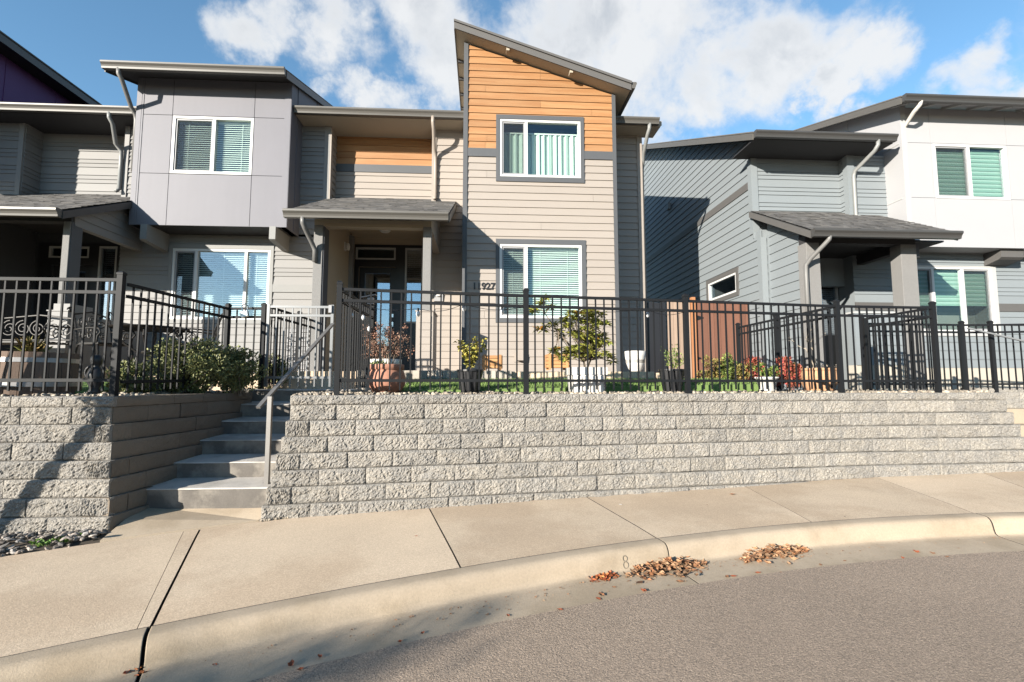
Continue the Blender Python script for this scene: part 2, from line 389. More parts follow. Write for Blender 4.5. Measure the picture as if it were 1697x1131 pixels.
def wall_panel(parent, m, fr, u0, u1, z0, z1, holes=(), clips=(), thick=.14):
    u0, u1 = u0 + .0017, u1 - .0023
    rects = [(u0, u1, z0, z1)]
    for h in holes: rects = cut(rects, h)
    mb = MB(); slab_from(mb, fr, rects, clips, 0.0, -thick); return mb.build('wall', m, parent)
def siding(parent, m, fr, u0, u1, z0, z1, expo=.146, holes=(), clips=(), t=.022, joints=0, pattern=None, start=0):
    z = z0; i = start
    while z < z1 - .01:
        e = expo * (pattern[i % len(pattern)] if pattern else 1); zb = min(z + e, z1)
        rects = [(u0, u1, z, zb)]
        if joints and random.random() < joints:
            j = u0 + (u1 - u0) * random.choice((.12, .13, .86, .5)); rects = [(u0, j - .002, z, zb), (j + .002, u1, z, zb)]
        for h in holes: rects = cut(rects, h)
        comps = []                            # boards: groups of touching pieces
        for r in rects:
            hit = [c for c in comps if any(not (r[1] < q[0] - 1e-6 or r[0] > q[1] + 1e-6 or r[3] < q[2] - 1e-6 or r[2] > q[3] + 1e-6) for q in c)]
            new = [r]
            for c in hit: new += c; comps.remove(c)
            comps.append(new)
        for c in comps:
            mb = MB(); za = z
            slab_from(mb, fr, c, clips, (lambda zz: t - (t - .004) * min(1, max(0, (zz - za) / e))), .0005)
            if mb.v: mb.build('siding_board', m, parent)
        z += e; i += 1
def trim(parent, m, fr, u0, u1, z0, z1, d=.03, clips=(), name='trim_board', d0=.0005):
    mb = MB(); slab_from(mb, fr, [(u0, u1, z0, z1)], clips, d, d0); return mb.build(name, m, parent)
def window(parent, fr, u0, u1, z0, z1, mull=(), tr=None, trm='slate_trim', fill='blind', deep=.5, glass='glass', sash=(), frame_m='vinyl_frame', fw=.048, trd=.034,
           blind_to=None, roomm='room'):
    """white framed window in a hole u0..u1, z0..z1; tr = outer size of the trim round it"""
    mb = MB(); D0, D1 = -.05, .022
    def R4(a, b, c, e): slab_from(mb, fr, [(a, b, c, e)], (), D1, D0)
    R4(u0, u0 + fw, z0, z1); R4(u1 - fw, u1, z0, z1); R4(u0 + fw, u1 - fw, z1 - fw, z1); R4(u0 + fw, u1 - fw, z0, z0 + fw)
    for m_ in mull: R4(m_ - .026, m_ + .026, z0 + fw, z1 - fw)
    w = mb.build('window', frame_m, parent)
    edges = [u0 + fw] + [x for m_ in mull for x in (m_ - .026, m_ + .026)] + [u1 - fw]
    for k in range(0, len(edges), 2):
        a, b = edges[k], edges[k + 1]
        if k // 2 in sash:                    # sliding sash with a thinner grey frame
            sb = MB(); s = .03
            for q in ((a, a + s, z0 + fw, z1 - fw), (b - s, b, z0 + fw, z1 - fw), (a + s, b - s, z1 - fw - s, z1 - fw), (a + s, b - s, z0 + fw, z0 + fw + s)):
                slab_from(sb, fr, [q], (), .004, -.045)
            sc_ = MB(); slab_from(sc_, fr, [(a + s, b - s, z0 + fw + s, z1 - fw - s)], (), -.006, -.008); sc_.build('insect_screen', 'screen', w)
            sb.build('sash', 'plastic_grey' if frame_m == 'vinyl_frame' else frame_m, w)
        pb = MB(); slab_from(pb, fr, [(a - .004, b + .004, z0 + fw - .004, z1 - fw + .004)], (), -.022, -.026); pb.build('pane', glass, w)
    iz0 = z0 if blind_to is None else z0 + (z1 - z0) * blind_to
    if fill == 'blind':
        bb = MB(); z = iz0 + .05; a, b = u0 + .03, u1 - .03
        slab_from(bb, fr, [(a, b, z1 - .075, z1 - .03)], (), -.085, -.13)
        while z < z1 - .085:
            bb.prism([fr(a, z, -.088), fr(b, z, -.088), fr(b, z + .0035, -.088), fr(a, z + .0035, -.088)],
                     [fr(a, z + .030, -.124), fr(b, z + .030, -.124), fr(b, z + .0335, -.124), fr(a, z + .0335, -.124)]); z += .043
        for q in (.15, .5, .85):
            uu = a + (b - a) * q; slab_from(bb, fr, [(uu - .003, uu + .003, iz0 + .05, z1 - .08)], (), -.084, -.087)
        bb.build('blind', 'blind', w)
    elif fill == 'curtain':
        cb = MB(); n = 64; a, b = u0 + .02, u1 - .02
        pts = [(a + (b - a) * k / n, -.16 - .028 * math.sin(k * 1.35) - .012 * math.sin(k * 3.1)) for k in range(n + 1)]
        cb.add([fr(u, z0 + .02, d) for u, d in pts] + [fr(u, z1 - .22, d) for u, d in pts], [(k, k + 1, n + 2 + k, n + 1 + k) for k in range(n)])
        cb.build('curtain', 'curtain', w)
        rb = MB(); slab_from(rb, fr, [(a, b, z1 - .215, z1 - .19)], (), -.14, -.17); rb.build('curtain_rod', 'lamp_white', w)
    elif fill == 'zebra':
        for mm, ph in (('zebra_shade', 0), ('zebra_shade_light', 1)):
            zb_ = MB(); z = iz0 + .02 + ph * .045; k = 0
            while z < z1 - .05:
                slab_from(zb_, fr, [(u0 + .03, u1 - .03, z, min(z + .045, z1 - .04))], (), -.10 - .012 * ph, -.104 - .012 * ph); z += .09
            zb_.build('shade', mm, w)
    if deep:                                  # the room behind
        rb = MB(); e = .10
        A = [fr(u0, z0, -.05), fr(u1, z0, -.05), fr(u1, z1, -.05), fr(u0, z1, -.05)]
        B = [fr(u0 - e, z0 - e, -deep), fr(u1 + e, z0 - e, -deep), fr(u1 + e, z1 + e, -deep), fr(u0 - e, z1 + e, -deep)]
        rb.add(A + B, [(0, 1, 5, 4), (1, 2, 6, 5), (2, 3, 7, 6), (3, 0, 4, 7), (4, 5, 6, 7)]); rb.build('reveal', roomm, w)
    if tr:
        a0, a1, b0, b1 = tr
        for q in ((a0, u0, b0, b1), (u1, a1, b0, b1), (u0, u1, z1, b1), (u0, u1, b0, z0)):
            if q[1] - q[0] > .004 and q[3] - q[2] > .004: trim(w, trm, fr, *q, d=trd)
    return w
GP = [(0, .012), (-.105, .012), (-.125, 0), (-.125, -.030), (-.113, -.045), (-.098, -.062), (-.085, -.090), (-.078, -.122), (0, -.122)]
def gutter(parent, m, x0, x1, Y, z, name='gutter'):        # street-facing gutter hung at depth Y, top at z
    mb = MB(); mb.prism([(x0, Y + a, z + b) for a, b in GP], [(x1, Y + a, z + b) for a, b in GP]); return mb.build(name, m, parent)
def downspout(parent, m, pts, w=.062, name='downspout'):
    mb = MB(); mb.tube(pts, w * .62, 8); return mb.build(name, m, parent, smooth=True)
def shingles(parent, fl, fr_, br, bl, expo=.135, tab=.17, thick=.009):
    fl, fr_, br, bl = map(Vector, (fl, fr_, br, bl)); mb = MB()
    L = ((bl - fl).length + (br - fr_).length) / 2; n = max(2, int(L / expo)); nrm = (fr_ - fl).cross(bl - fl).normalized()
    if nrm.z < 0: nrm = -nrm
    for i in range(n):
        t0, t1 = i / n, (i + 1.15) / n
        a, b = fl.lerp(bl, t0), fr_.lerp(br, t0); c, d = fl.lerp(bl, min(t1, 1)), fr_.lerp(br, min(t1, 1))
        W = (b - a).length; x = -random.random() * tab
        while x < W:
            w = tab * random.uniform(.45, 1.3); s0, s1 = max(0, x) / W, min(W, x + w) / W; x += w
            if s1 <= s0: continue
            hgt = thick * random.choice((1, 1, 1.7)); p = [a.lerp(b, s0), a.lerp(b, s1), c.lerp(d, s1), c.lerp(d, s0)]
            drop = (a - c).normalized() * random.choice((0, .0, .008)); p[0] = p[0] + drop; p[1] = p[1] + drop
            q = [p[0] + nrm * hgt, p[1] + nrm * hgt, p[2] + nrm * .002, p[3] + nrm * .002]
            mb.add(p[:2] + q, [(0, 1, 3, 2), (2, 3, 4, 5)])
    return mb.build('shingles', 'shingles', parent, kind='stuff')
def roof_slab(parent, m, fl, fr_, br, bl, th, name='roof'):
    dz = Vector((0, 0, -th)); p = [Vector(q) for q in (fl, fr_, br, bl)]
    mb = MB(); mb.hexa([q + dz for q in p] + p); return mb.build(name, m, parent)
# ================================================================== THE SETTING: ground, road, kerb, pavement, yards, steps
import numpy as np
def SW(px, py): return onplane(px, py, .235, .018, .02, 0, 4.5)          # pavement plane
def swz(x, y): return .235 + .018 * x + .02 * (y - 4.5)
def curve(pix, deg=3):
    P = [SW(*p) for p in pix]; xs = np.array([p.x for p in P]); ys = np.array([p.y for p in P])
    c = np.polyfit(xs, ys, deg); lo, hi = xs.min(), xs.max(); dc = np.polyder(c)
    def f(x):
        if x < lo: return float(np.polyval(c, lo) + np.polyval(dc, lo) * (x - lo))
        if x > hi: return float(np.polyval(c, hi) + np.polyval(dc, hi) * (x - hi) * .8)
        return float(np.polyval(c, x))
    return f
fB = curve([(0, 923.6), (149, 900), (325, 876), (425, 864), (560, 847), (705, 833), (948, 810), (1210, 791), (1440, 780), (1690, 771)])
fC = curve([(0, 1092), (255, 1033), (452, 997), (700, 954), (900, 918), (1088, 892), (1346, 865), (1611, 851), (1697, 848.5)])

g = MB(); g.add([(-600, -600, -.35), (600, -600, -.35), (600, 600, -.35), (-600, 600, -.35)], [(0, 1, 2, 3)])
g.build('ground', 'ground', kind='structure')

XS = [-14 + .15 * i for i in range(0, 240)]
Cp = [Vector((x, fC(x), 0)) for x in XS]
def offs(pts, d):                             # offset a plan curve towards the street (-Y side)
    out = []
    for i, p in enumerate(pts):
        t = (pts[min(i + 1, len(pts) - 1)] - pts[max(i - 1, 0)]).normalized(); out.append(p + Vector((t.y, -t.x, 0)) * d)
    return out
def zC(i): return swz(Cp[i].x, Cp[i].y)
# road
O1, O2 = offs(Cp, .50), offs(Cp, 2.2)
rd = MB(); n = len(Cp); v = []
for i in range(n):
    z = zC(i) - .154
    v += [(O1[i].x, O1[i].y, z), (O2[i].x, O2[i].y, z + .025), (O2[i].x, min(O2[i].y, 0) - 9, z + .05)]
rd.add(v, [(3 * i + a, 3 * i + 1 + a, 3 * i + 4 + a, 3 * i + 3 + a)[::-1] for i in range(n - 1) for a in (0, 1)])
rd.build('road', 'asphalt', kind='structure')
# joints across the pavement: (inner pixel, outer pixel, gap)
J = [((-330, 975), (-520, 1210), .006), ((-20, 926), (-170, 1130), .006), ((302, 881), (231, 1038), .003), ((330, 877), (255, 1033), .014), ((705, 833), (763, 940), .011), ((948, 811), (1090, 893), .010),
     ((1210, 793), (1346, 865), .005), ((1424, 781), (1614, 850), .005), ((1606, 775), (1800, 845), .007)]
JX = []
for a, b, gp in J:
    A, B = SW(*a), SW(*b); JX.append((A.x, B.x, gp))
JX[0] = (-7.0, -5.2, .006); JX[1] = (JX[3][0] - 1.75, JX[3][1] - 1.65, .006)
for k in range(5): l = JX[-1]; JX.append((l[0] + 1.55, l[1] + 1.5, .006))
side = MB()
bs = [-9 + .3 * i for i in range(80)]
vv = []
for x in bs: vv += [(x, fC(x) + .02, swz(x, fC(x)) - .03), (x, fB(x) + .0, swz(x, fB(x)) - .03)]
side.add(vv, [(2 * i, 2 * i + 2, 2 * i + 3, 2 * i + 1) for i in range(len(bs) - 1)])
sidewalk = side.build('sidewalk', 'joint', kind='structure')
for (a, b, g0), (c, d, g1) in zip(JX[:-1], JX[1:]):
    N = 14; top = []; m = MB()
    for i in range(N + 1):
        s = i / N; xi = a + g0 / 2 + (c - g1 / 2 - a - g0 / 2) * s; xo = b + g0 / 2 + (d - g1 / 2 - b - g0 / 2) * s
        yi, yo = fB(xi), fC(xo) + .013
        top.append(((xi, yi), (xo, yo)))
    vs = []; K = 7
    for (p, q) in top:
        for k in range(K):
            t = k / (K - 1); x, y = p[0] + (q[0] - p[0]) * t, p[1] + (q[1] - p[1]) * t
            ed = .005 if k in (0, K - 1) else 0
            vs.append((x, y, swz(x, y) - ed))
    nn = (N + 1) * K
    fs = [(i * K + k, i * K + k + 1, (i + 1) * K + k + 1, (i + 1) * K + k) for i in range(N) for k in range(K - 1)]
    vs += [(x, y, z - .09) for x, y, z in vs]
    for i in range(N):
        for k in (0, K - 1):
            q = (i * K + k, (i + 1) * K + k, (i + 1) * K + k + nn, i * K + k + nn); fs.append(q if k else q[::-1])
    for i in (0, N):
        for k in range(K - 1):
            q = (i * K + k, i * K + k + 1, i * K + k + 1 + nn, i * K + k + nn); fs.append(q if i else q[::-1])
    m.add(vs, fs); o = m.build('paving_slab', 'concrete', sidewalk); o.data.materials.append(M['joint'])
    for q in range(N * (K - 1), len(fs)): o.data.polygons[q].material_index = 1
# kerb with gutter pan, in cast lengths
prof = [(.0, -.10), (.0, -.006), (.004, -.001), (.007, 0), (.016, -.0002), (.088, -.0015), (.112, -.008), (.130, -.023), (.143, -.046), (.151, -.075), (.159, -.108), (.168, -.130), (.186, -.140), (.225, -.1445), (.492, -.1565), (.50, -.157), (.50, -.22)]
OP = [offs(Cp, a) for a, _ in prof]
kerb = MB(); kv = []
for i in range(n): kv += [(OP[0][i].x, OP[0][i].y, zC(i) - .06), (OP[12][i].x, OP[12][i].y, zC(i) - .165), (OP[15][i].x, OP[15][i].y, zC(i) - .18)]
kerb.add(kv, [(3 * i + a, 3 * i + 3 + a, 3 * i + 4 + a, 3 * i + 1 + a)[::-1] for i in range(n - 1) for a in (0, 1)])
kerb_o = kerb.build('kerb', 'joint', kind='structure')
def interp(pts, x):
    for i in range(len(pts) - 1):
        if pts[i].x <= x <= pts[i + 1].x:
            s = (x - pts[i].x) / (pts[i + 1].x - pts[i].x); return pts[i].lerp(pts[i + 1], s)
    return pts[0] if x < pts[0].x else pts[-1]
kx = [(-8.2, .008), (JX[1][1], .008), (JX[3][1], .016), (JX[5][1], .007), (JX[7][1], .008), (JX[9][1], .01), (JX[11][1], .01)]
for (x0, g0), (x1, g1) in zip(kx[:-1], kx[1:]):
    N = max(8, int((x1 - x0) / .12)); m = MB(); vs = []; K = len(prof)
    ph = random.random() * 9
    LL = x1 - g1 / 2 - x0 - g0 / 2; N += 2
    for i in range(N + 1):
        x = x0 + g0 / 2 + (0 if i == 0 else .004 if i == 1 else LL if i == N else LL - .004 if i == N - 1 else LL * (i - 1) / (N - 2)); c = interp(Cp, x); idx = min(range(n), key=lambda q: abs(Cp[q].x - x))
        t = (Cp[min(idx + 1, n - 1)] - Cp[max(idx - 1, 0)]).normalized(); nr = Vector((t.y, -t.x, 0)); zc = swz(c.x, c.y)
        for (a, b) in prof:
            w = .003 * math.sin(x * 3.1 + ph + a * 20) if a > .1 and b > -.14 else 0
            p = c + nr * (a + w); vs.append((p.x, p.y, zc + b))
    fs = [(i * K + k, i * K + k + 1, (i + 1) * K + k + 1, (i + 1) * K + k)[::-1] for i in range(N) for k in range(K - 1)]
    fs += [tuple(range(K)), tuple(N * K + k for k in range(K - 1, -1, -1))]
    m.add(vs, fs); o = m.build('kerb_stone', 'curb_concrete', kerb_o, smooth=True); o.data.materials.append(M['joint'])
    for q in (len(fs) - 1, len(fs) - 2): o.data.polygons[q].material_index = 1; o.data.polygons[q].use_smooth = False
# the number stamped into the kerb face
tp = dep(1063, 926, 3.75); c = interp(Cp, 1.02)
idx = min(range(n), key=lambda q: abs(Cp[q].x - .985)); tt = (Cp[idx + 1] - Cp[idx - 1]).normalized(); nr = Vector((tt.y, -tt.x, 0))
def eight(mb, c, ax, up, out, s):
    for (cz, r) in ((.24 * s, .20 * s), (-.22 * s, .235 * s)):
        mb.tube([c + ax * (r * math.cos(a) * .92) + up * (cz + r * math.sin(a)) for a in [2 * math.pi * k / 16 for k in range(17)]], .0034, 5)
eb = MB(); zc = swz(Cp[idx].x, Cp[idx].y); ctr = Cp[idx] + nr * .1545 + Vector((0, 0, zc - .082))
eight(eb, ctr, tt, (Vector((0, 0, 1)) - nr * .26).normalized(), nr, .095)
eb.build('stamped_number', 'stamp', kerb_o)

# ------------------------------------------------------------------ yards behind the walls
ZC, ZY = 1.33, 1.315                          # top of the cap stones, level of the yards
FP = [dep(558, 650, 4.99), dep(872, 648, 5.38), dep(1140, 645, 5.73), dep(1394, 643, 6.13), dep(1555, 643, 6.26)]
FP = [Vector((p.x, p.y, ZC)) for p in FP]
d0 = (FP[1] - FP[0]).normalized()
WL = FP[0] - d0 * ((FP[0].x - uX(480, 650, 4.95)) / d0.x)                 # left end of the long wall, by the steps
d1 = (FP[4] - FP[3]).normalized(); WR = FP[4] + d1 * .78
wallline = [WL] + FP + [WR]
LC = dep(188, 655, 4.38); LC.z = 0                                        # corner of the left wall
LB = Vector((uX(408, 640, 6.55), 6.7, 0))                                 # rear end of its return beside the steps
SX0, SX1 = LC.x, WL.x                                                     # steps between
yd = MB()
def slab(poly, z0, z1, mb): mb.prism([(x, y, z1) for x, y in poly][::-1], [(x, y, z0) for x, y in poly][::-1])
slab([(-14, LC.y + .12), (LC.x - .10, LC.y + .12), (LB.x - .10, LB.y), (LB.x - .10, 30), (-14, 30)], -.3, ZY, yd)
slab([(LB.x - .10, 8.2), (SX1 + .10, 8.2), (SX1 + .1, 30), (LB.x - .10, 30)], -.3, ZY, yd)
inner = [(p.x - .02, p.y + .08) for p in wallline]
slab([(SX1 + .10, inner[0][1] + .05)] + inner[1:-1] + [(WR.x - .1, WR.y + .1), (WR.x - .1, 30), (SX1 + .10, 30)], -.3, ZY, yd)
slab([(WR.x - .1, 7.45), (20, 7.2), (20, 30), (WR.x - .1, 30)], -.3, ZY, yd)
yard = yd.build('yard', 'soil', kind='structure')

# ------------------------------------------------------------------ retaining walls of split-face block
BL, BH, CH = .43, .152, .092
def block_mesh(name, L, H, D, m, rough, nx=12, nz=5, seed=0):
    rnd = random.Random(seed); mb = MB(); vs = []; fs = []
    def lat(nx_, nz_): return [[rnd.uniform(-1, 1) for _ in range(nx_ + 2)] for _ in range(nz_ + 2)]
    c1, c2_ = lat(5, 2), lat(11, 4)
    def smp(l, u, v, a_, b_):
        x, y = u * a_, v * b_; i, j = min(int(x), a_ - 1), min(int(y), b_ - 1); fx, fy = x - i, y - j
        return (l[j][i] * (1 - fx) + l[j][i + 1] * fx) * (1 - fy) + (l[j + 1][i] * (1 - fx) + l[j + 1][i + 1] * fx) * fy
    tilt = rnd.uniform(-.014, .014)
    for j in range(nz + 1):
        for i in range(nx + 1):
            e = min(i, nx - i, j, nz - j); f = (0 if j in (0, nz) else .12) if e == 0 else (.7 if e == 1 else 1); u, v = i / nx, j / nz
            y = -rough * (.75 + .45 * smp(c1, u, v, 5, 2) + .45 * smp(c2_, u, v, 11, 4) + .50 * rnd.uniform(-1, 1)) * f + (0.004 + rnd.uniform(-.003, .003) if not f else 0) + (tilt * (u - .5) if f else 0)
            x = -L / 2 + .002 + (L - .004) * u + (rnd.uniform(-.3, .3) * L / nx if 0 < i < nx else 0)
            z = .0015 + (H - .003) * v + (rnd.uniform(-.3, .3) * H / nz if 0 < j < nz else (rnd.uniform(-.004, 0) if j == nz else 0))
            vs.append((x, y, z))
    W = nx + 1
    for j in range(nz):
        for i in range(nx): fs.append((j * W + i, j * W + i + 1, (j + 1) * W + i + 1, (j + 1) * W + i))
    b = len(vs); c = [(-L / 2 + .002, D, .0015), (L / 2 - .002, D, .0015), (L / 2 - .002, D, H - .0015), (-L / 2 + .002, D, H - .0015)]; vs += c
    fs.append(tuple([b, b + 1] + [i for i in range(nx, -1, -1)])); fs.append(tuple([b + 3] + [nz * W + i for i in range(nx + 1)] + [b + 2])[::-1][::-1])
    fs.append(tuple([b] + [j * W for j in range(nz + 1)] + [b + 3])); fs.append(tuple([b + 1, b + 2] + [j * W + nx for j in range(nz, -1, -1)]))
    fs.append((b + 1, b, b + 3, b + 2)); mb.add(vs, fs)
    return mesh_of(mb, name, m)
ROUGH = [block_mesh('block', BL, BH, .24, 'block', .0165, 30, 11, seed=i) for i in range(12)]
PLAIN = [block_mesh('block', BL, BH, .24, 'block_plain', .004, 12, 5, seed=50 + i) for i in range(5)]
CAPR = [block_mesh('cap_block', BL, CH, .30, 'block', .014, 30, 7, seed=80 + i) for i in range(8)]
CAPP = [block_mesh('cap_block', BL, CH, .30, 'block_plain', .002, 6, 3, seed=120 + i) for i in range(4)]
def lay(parent, path, z, meshes, off, start, name, h, trim0=0.0, trim1=0.0, flat=True):
    """blocks along a plan polyline, face set out by off on its right-hand side"""
    P = offs([Vector((p[0], p[1], 0)) for p in path], off)
    seg = [(P[i], P[i + 1], (P[i + 1] - P[i]).length) for i in range(len(P) - 1)]; tot = sum(s[2] for s in seg)
    def pos(s):
        for a, b, l in seg:
            if s <= l or b is P[-1]: return a.lerp(b, s / l) if l else a
            s -= l
    s = trim0; end = tot - trim1; first = True
    while s < end - .03:
        L = (BL * (start if first else 1)); first = False
        e = min(s + L, end); 
        if end - e < .12: e = end
        a, b = pos(s), pos(e); L = (b - a).length; mid = (a + b) / 2; t = (b - a).normalized()
        o = inst(name, random.choice(meshes), parent, (mid.x + random.uniform(-.002, .002), mid.y + random.uniform(-.004, .004), z), math.atan2(t.y, t.x), (L / BL, 1, 1))
        s = e
def wall(name, label, path, base_k, rough, caps, ends=(0, 0), group=None, endstep=(0, 0), capoff=.01, k0=0):
    w = thing(name, label, 'retaining wall', (path[0][0], path[0][1], 0), group); return w
wA = thing('retaining_wall', 'grey split-face block retaining wall on the left of the steps, above the bed of river stones', 'retaining wall', (LC.x, LC.y, 0), 'block retaining walls along the pavement')
wB = thing('retaining_wall', 'long curving split-face block wall under the fence, running from the handrail to the right', 'retaining wall', (WL.x, WL.y, 0), 'block retaining walls along the pavement')
wC = thing('retaining_wall', 'short piece of block wall at the far right edge above the tan steps', 'retaining wall', (8.0, 7.3, 0), 'block retaining walls along the pavement')
ST = .026
pA = [(-9.2, LC.y + .02), (LC.x, LC.y)]
pAr = [(LC.x, LC.y), (LB.x, LB.y)]
pB = [(p.x, p.y) for p in wallline]
pBr = [(WL.x, WL.y + 2.1), (WL.x, WL.y)]
for k in range(8):
    z = ZC - CH - BH * (k + 1); st = .5 if k % 2 else .98
    lay(wA, pA, z, ROUGH, .012 + ST * k, st, 'block', BH, trim1=-(.0 + ST * k))
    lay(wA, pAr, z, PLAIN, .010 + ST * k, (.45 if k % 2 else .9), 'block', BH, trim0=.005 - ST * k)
    lay(wB, pB, z, ROUGH, .13 + ST * k, st, 'block', BH, trim0=-(.030 * k), trim1=-.06 * k)
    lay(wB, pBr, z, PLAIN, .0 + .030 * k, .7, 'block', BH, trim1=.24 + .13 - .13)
lay(wA, pA, ZC - CH, CAPR, .022, .8, 'cap_block', CH, trim1=-.02)
lay(wA, pAr, ZC - CH, CAPP, .018, .7, 'cap_block', CH, trim0=-.01)
lay(wB, pB, ZC - CH, CAPR, .142, .85, 'cap_block', CH, trim0=.0)
lay(wB, pBr, ZC - CH, CAPP, .0, .7, 'cap_block', CH, trim1=.20)
# ------------------------------------------------------------------ steps up to the gate
steps = thing('entrance_steps', 'shaded concrete steps climbing between the two block walls to the gate', 'steps', ((SX0 + SX1) / 2, 4.9, .2))
Y0, TR, RS, Z1 = 4.86, .40, .178, .470
xl, xr = SX0 - .12, SX1 + .13
for k in range(6):
    y0, z1 = Y0 + TR * k, Z1 + RS * k; y1 = Y0 + TR * (k + 1) + .02 if k < 5 else 8.6
    rise = .022 if k < 5 else .01
    mb = MB(); L0 = z1 - RS - .05
    nl = .006
    pr = [(y0 + .012, L0), (y0 + .004, z1 - .022), (y0, z1 - .012), (y0 + .004, z1 - .003), (y0 + .016, z1), (y1, z1 + rise), (y1, L0)]
    NX = 10; vs = []
    for i in range(NX + 1):
        x = xl + (xr - xl) * i / NX
        for (a, b) in pr: vs.append((x, a + (random.uniform(-.003, .003) if a < y0 + .015 else 0), b + (random.uniform(-.002, .002) if b > z1 - .03 else 0)))
    K = len(pr); fs = [(i * K + q, i * K + (q + 1) % K, (i + 1) * K + (q + 1) % K, (i + 1) * K + q)[::-1] for i in range(NX) for q in range(K)]
    fs += [tuple(range(K)), tuple(NX * K + q for q in range(K - 1, -1, -1))]
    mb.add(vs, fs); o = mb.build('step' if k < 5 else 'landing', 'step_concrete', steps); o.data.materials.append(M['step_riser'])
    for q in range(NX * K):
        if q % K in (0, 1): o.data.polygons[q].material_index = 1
a, b = SW(165, 897), SW(428, 863)
pad = MB(); top = [(a.x, a.y + .004, a.z + .002), (b.x, b.y + .004, b.z + .002), (SX1 - .02, Y0 + .05, Z1 - RS + .01), (SX0 + .15, Y0 + .05, Z1 - RS + .01), (SX0 + .18, LC.y - .02, .265)]
pad.prism(top, [(x, y, z - .12) for x, y, z in top]); pad.build('landing', 'curb_concrete', steps)
# bed of river stones in front of the left wall
bd = MB(); bl, br_ = SW(0, 923.6), SW(160, 898)
poly = [(-9, fB(-9) - .0), (bl.x, fB(bl.x)), (br_.x + .02, fB(br_.x)), (LC.x + .14, LC.y - .02), (LC.x, LC.y + .1), (-9, LC.y + .1)]
bd.prism([(x, y, swz(x, y) + (.0 if y < 4.3 else .06) - .02) for x, y in poly], [(x, y, -.2) for x, y in poly])
bd.build('planting_bed', 'soil', kind='structure')
def inside(p, poly):
    c = False
    for i in range(len(poly)):
        a, b = poly[i], poly[i - 1]
        if (a[1] > p[1]) != (b[1] > p[1]) and p[0] < (b[0] - a[0]) * (p[1] - a[1]) / (b[1] - a[1]) + a[0]: c = not c
    return c
def stones(mb, n, pick, smin, smax, flat=.55, sub=0):
    t = (1 + 5 ** .5) / 2
    V0 = [Vector(v).normalized() for v in ((-1, t, 0), (1, t, 0), (-1, -t, 0), (1, -t, 0), (0, -1, t), (0, 1, t), (0, -1, -t), (0, 1, -t), (t, 0, -1), (t, 0, 1), (-t, 0, -1), (-t, 0, 1))]
    F0 = [(0, 11, 5), (0, 5, 1), (0, 1, 7), (0, 7, 10), (0, 10, 11), (1, 5, 9), (5, 11, 4), (11, 10, 2), (10, 7, 6), (7, 1, 8), (3, 9, 4), (3, 4, 2), (3, 2, 6), (3, 6, 8), (3, 8, 9), (4, 9, 5), (2, 4, 11), (6, 2, 10), (8, 6, 7), (9, 8, 1)]
    for _ in range(n):
        p = pick(); s = random.uniform(smin, smax); a, b = random.uniform(0, 6.28), random.uniform(-.6, .6)
        sx, sy, sz = s * random.uniform(.9, 1.7), s * random.uniform(.7, 1), s * random.uniform(.45, .8) * flat / .55; ca, sa, cb, sb = math.cos(a), math.sin(a), math.cos(b), math.sin(b)
        vs = []
        for v in V0:
            j = random.uniform(.82, 1.12); x, y, z = v.x * sx * j, v.y * sy * j, v.z * sz * j
            x, z = x * cb - z * sb, x * sb + z * cb
            vs.append((p[0] + x * ca - y * sa, p[1] + x * sa + y * ca, p[2] + z))
        mb.add(vs, F0)
def pick_poly(poly, zf):
    xs = [p[0] for p in poly]; ys = [p[1] for p in poly]
    def f():
        while True:
            x, y = random.uniform(min(xs), max(xs)), random.uniform(min(ys), max(ys))
            if inside((x, y), poly): return (x, y, zf(x, y))
    return f
rb = MB(); stones(rb, 3000, pick_poly([(max(x, -6.5), y) for x, y in poly], lambda x, y: swz(x, y) + (.0 if y < 4.2 else .035) + random.uniform(-.012, .022)), .011, .030, .45)
o = rb.build('river_stones', 'river_rock', kind='stuff'); tag(o, 'bed of mixed river stones at the foot of the left block wall', 'stones')
wb = MB()
def weeds(mb, spots, n, r, h):
    for (x, y, z) in spots:
        for _ in range(n):
            a = random.uniform(0, 6.28); q = r * random.random() ** .6; px, py = x + q * math.cos(a), y + q * math.sin(a); L = random.uniform(.5, 1) * h; b = random.uniform(0, 6.28); w = L * .28
            dx, dy = math.cos(b), math.sin(b); t = random.uniform(.2, .9)
            mb.add([(px - dy * w * .3, py + dx * w * .3, z), (px + dx * L * .5 * t - dy * w, py + dy * L * .5 * t + dx * w, z + L * .6), (px + dx * L * t, py + dy * L * t, z + L * .75), (px + dx * L * .5 * t + dy * w, py + dy * L * .5 * t - dx * w, z + L * .62)], [(0, 1, 2, 3)])
sp = []
for px, py in ((58, 905), (70, 908), (92, 900), (105, 903), (125, 893), (132, 890), (165, 876), (172, 872), (140, 866)):
    p = SW(px, py); sp.append((p.x, p.y + .02, p.z + .012))
weeds(wb, sp, 38, .045, .045)
p = SW(1680, 762); weeds(wb, [(p.x, fB(p.x) - .02, p.z), (p.x + .06, fB(p.x), p.z)], 40, .04, .06)
o = wb.build('weeds', 'weed', kind='stuff'); tag(o, 'small green weeds sprouting along the back edge of the pavement', 'weeds')
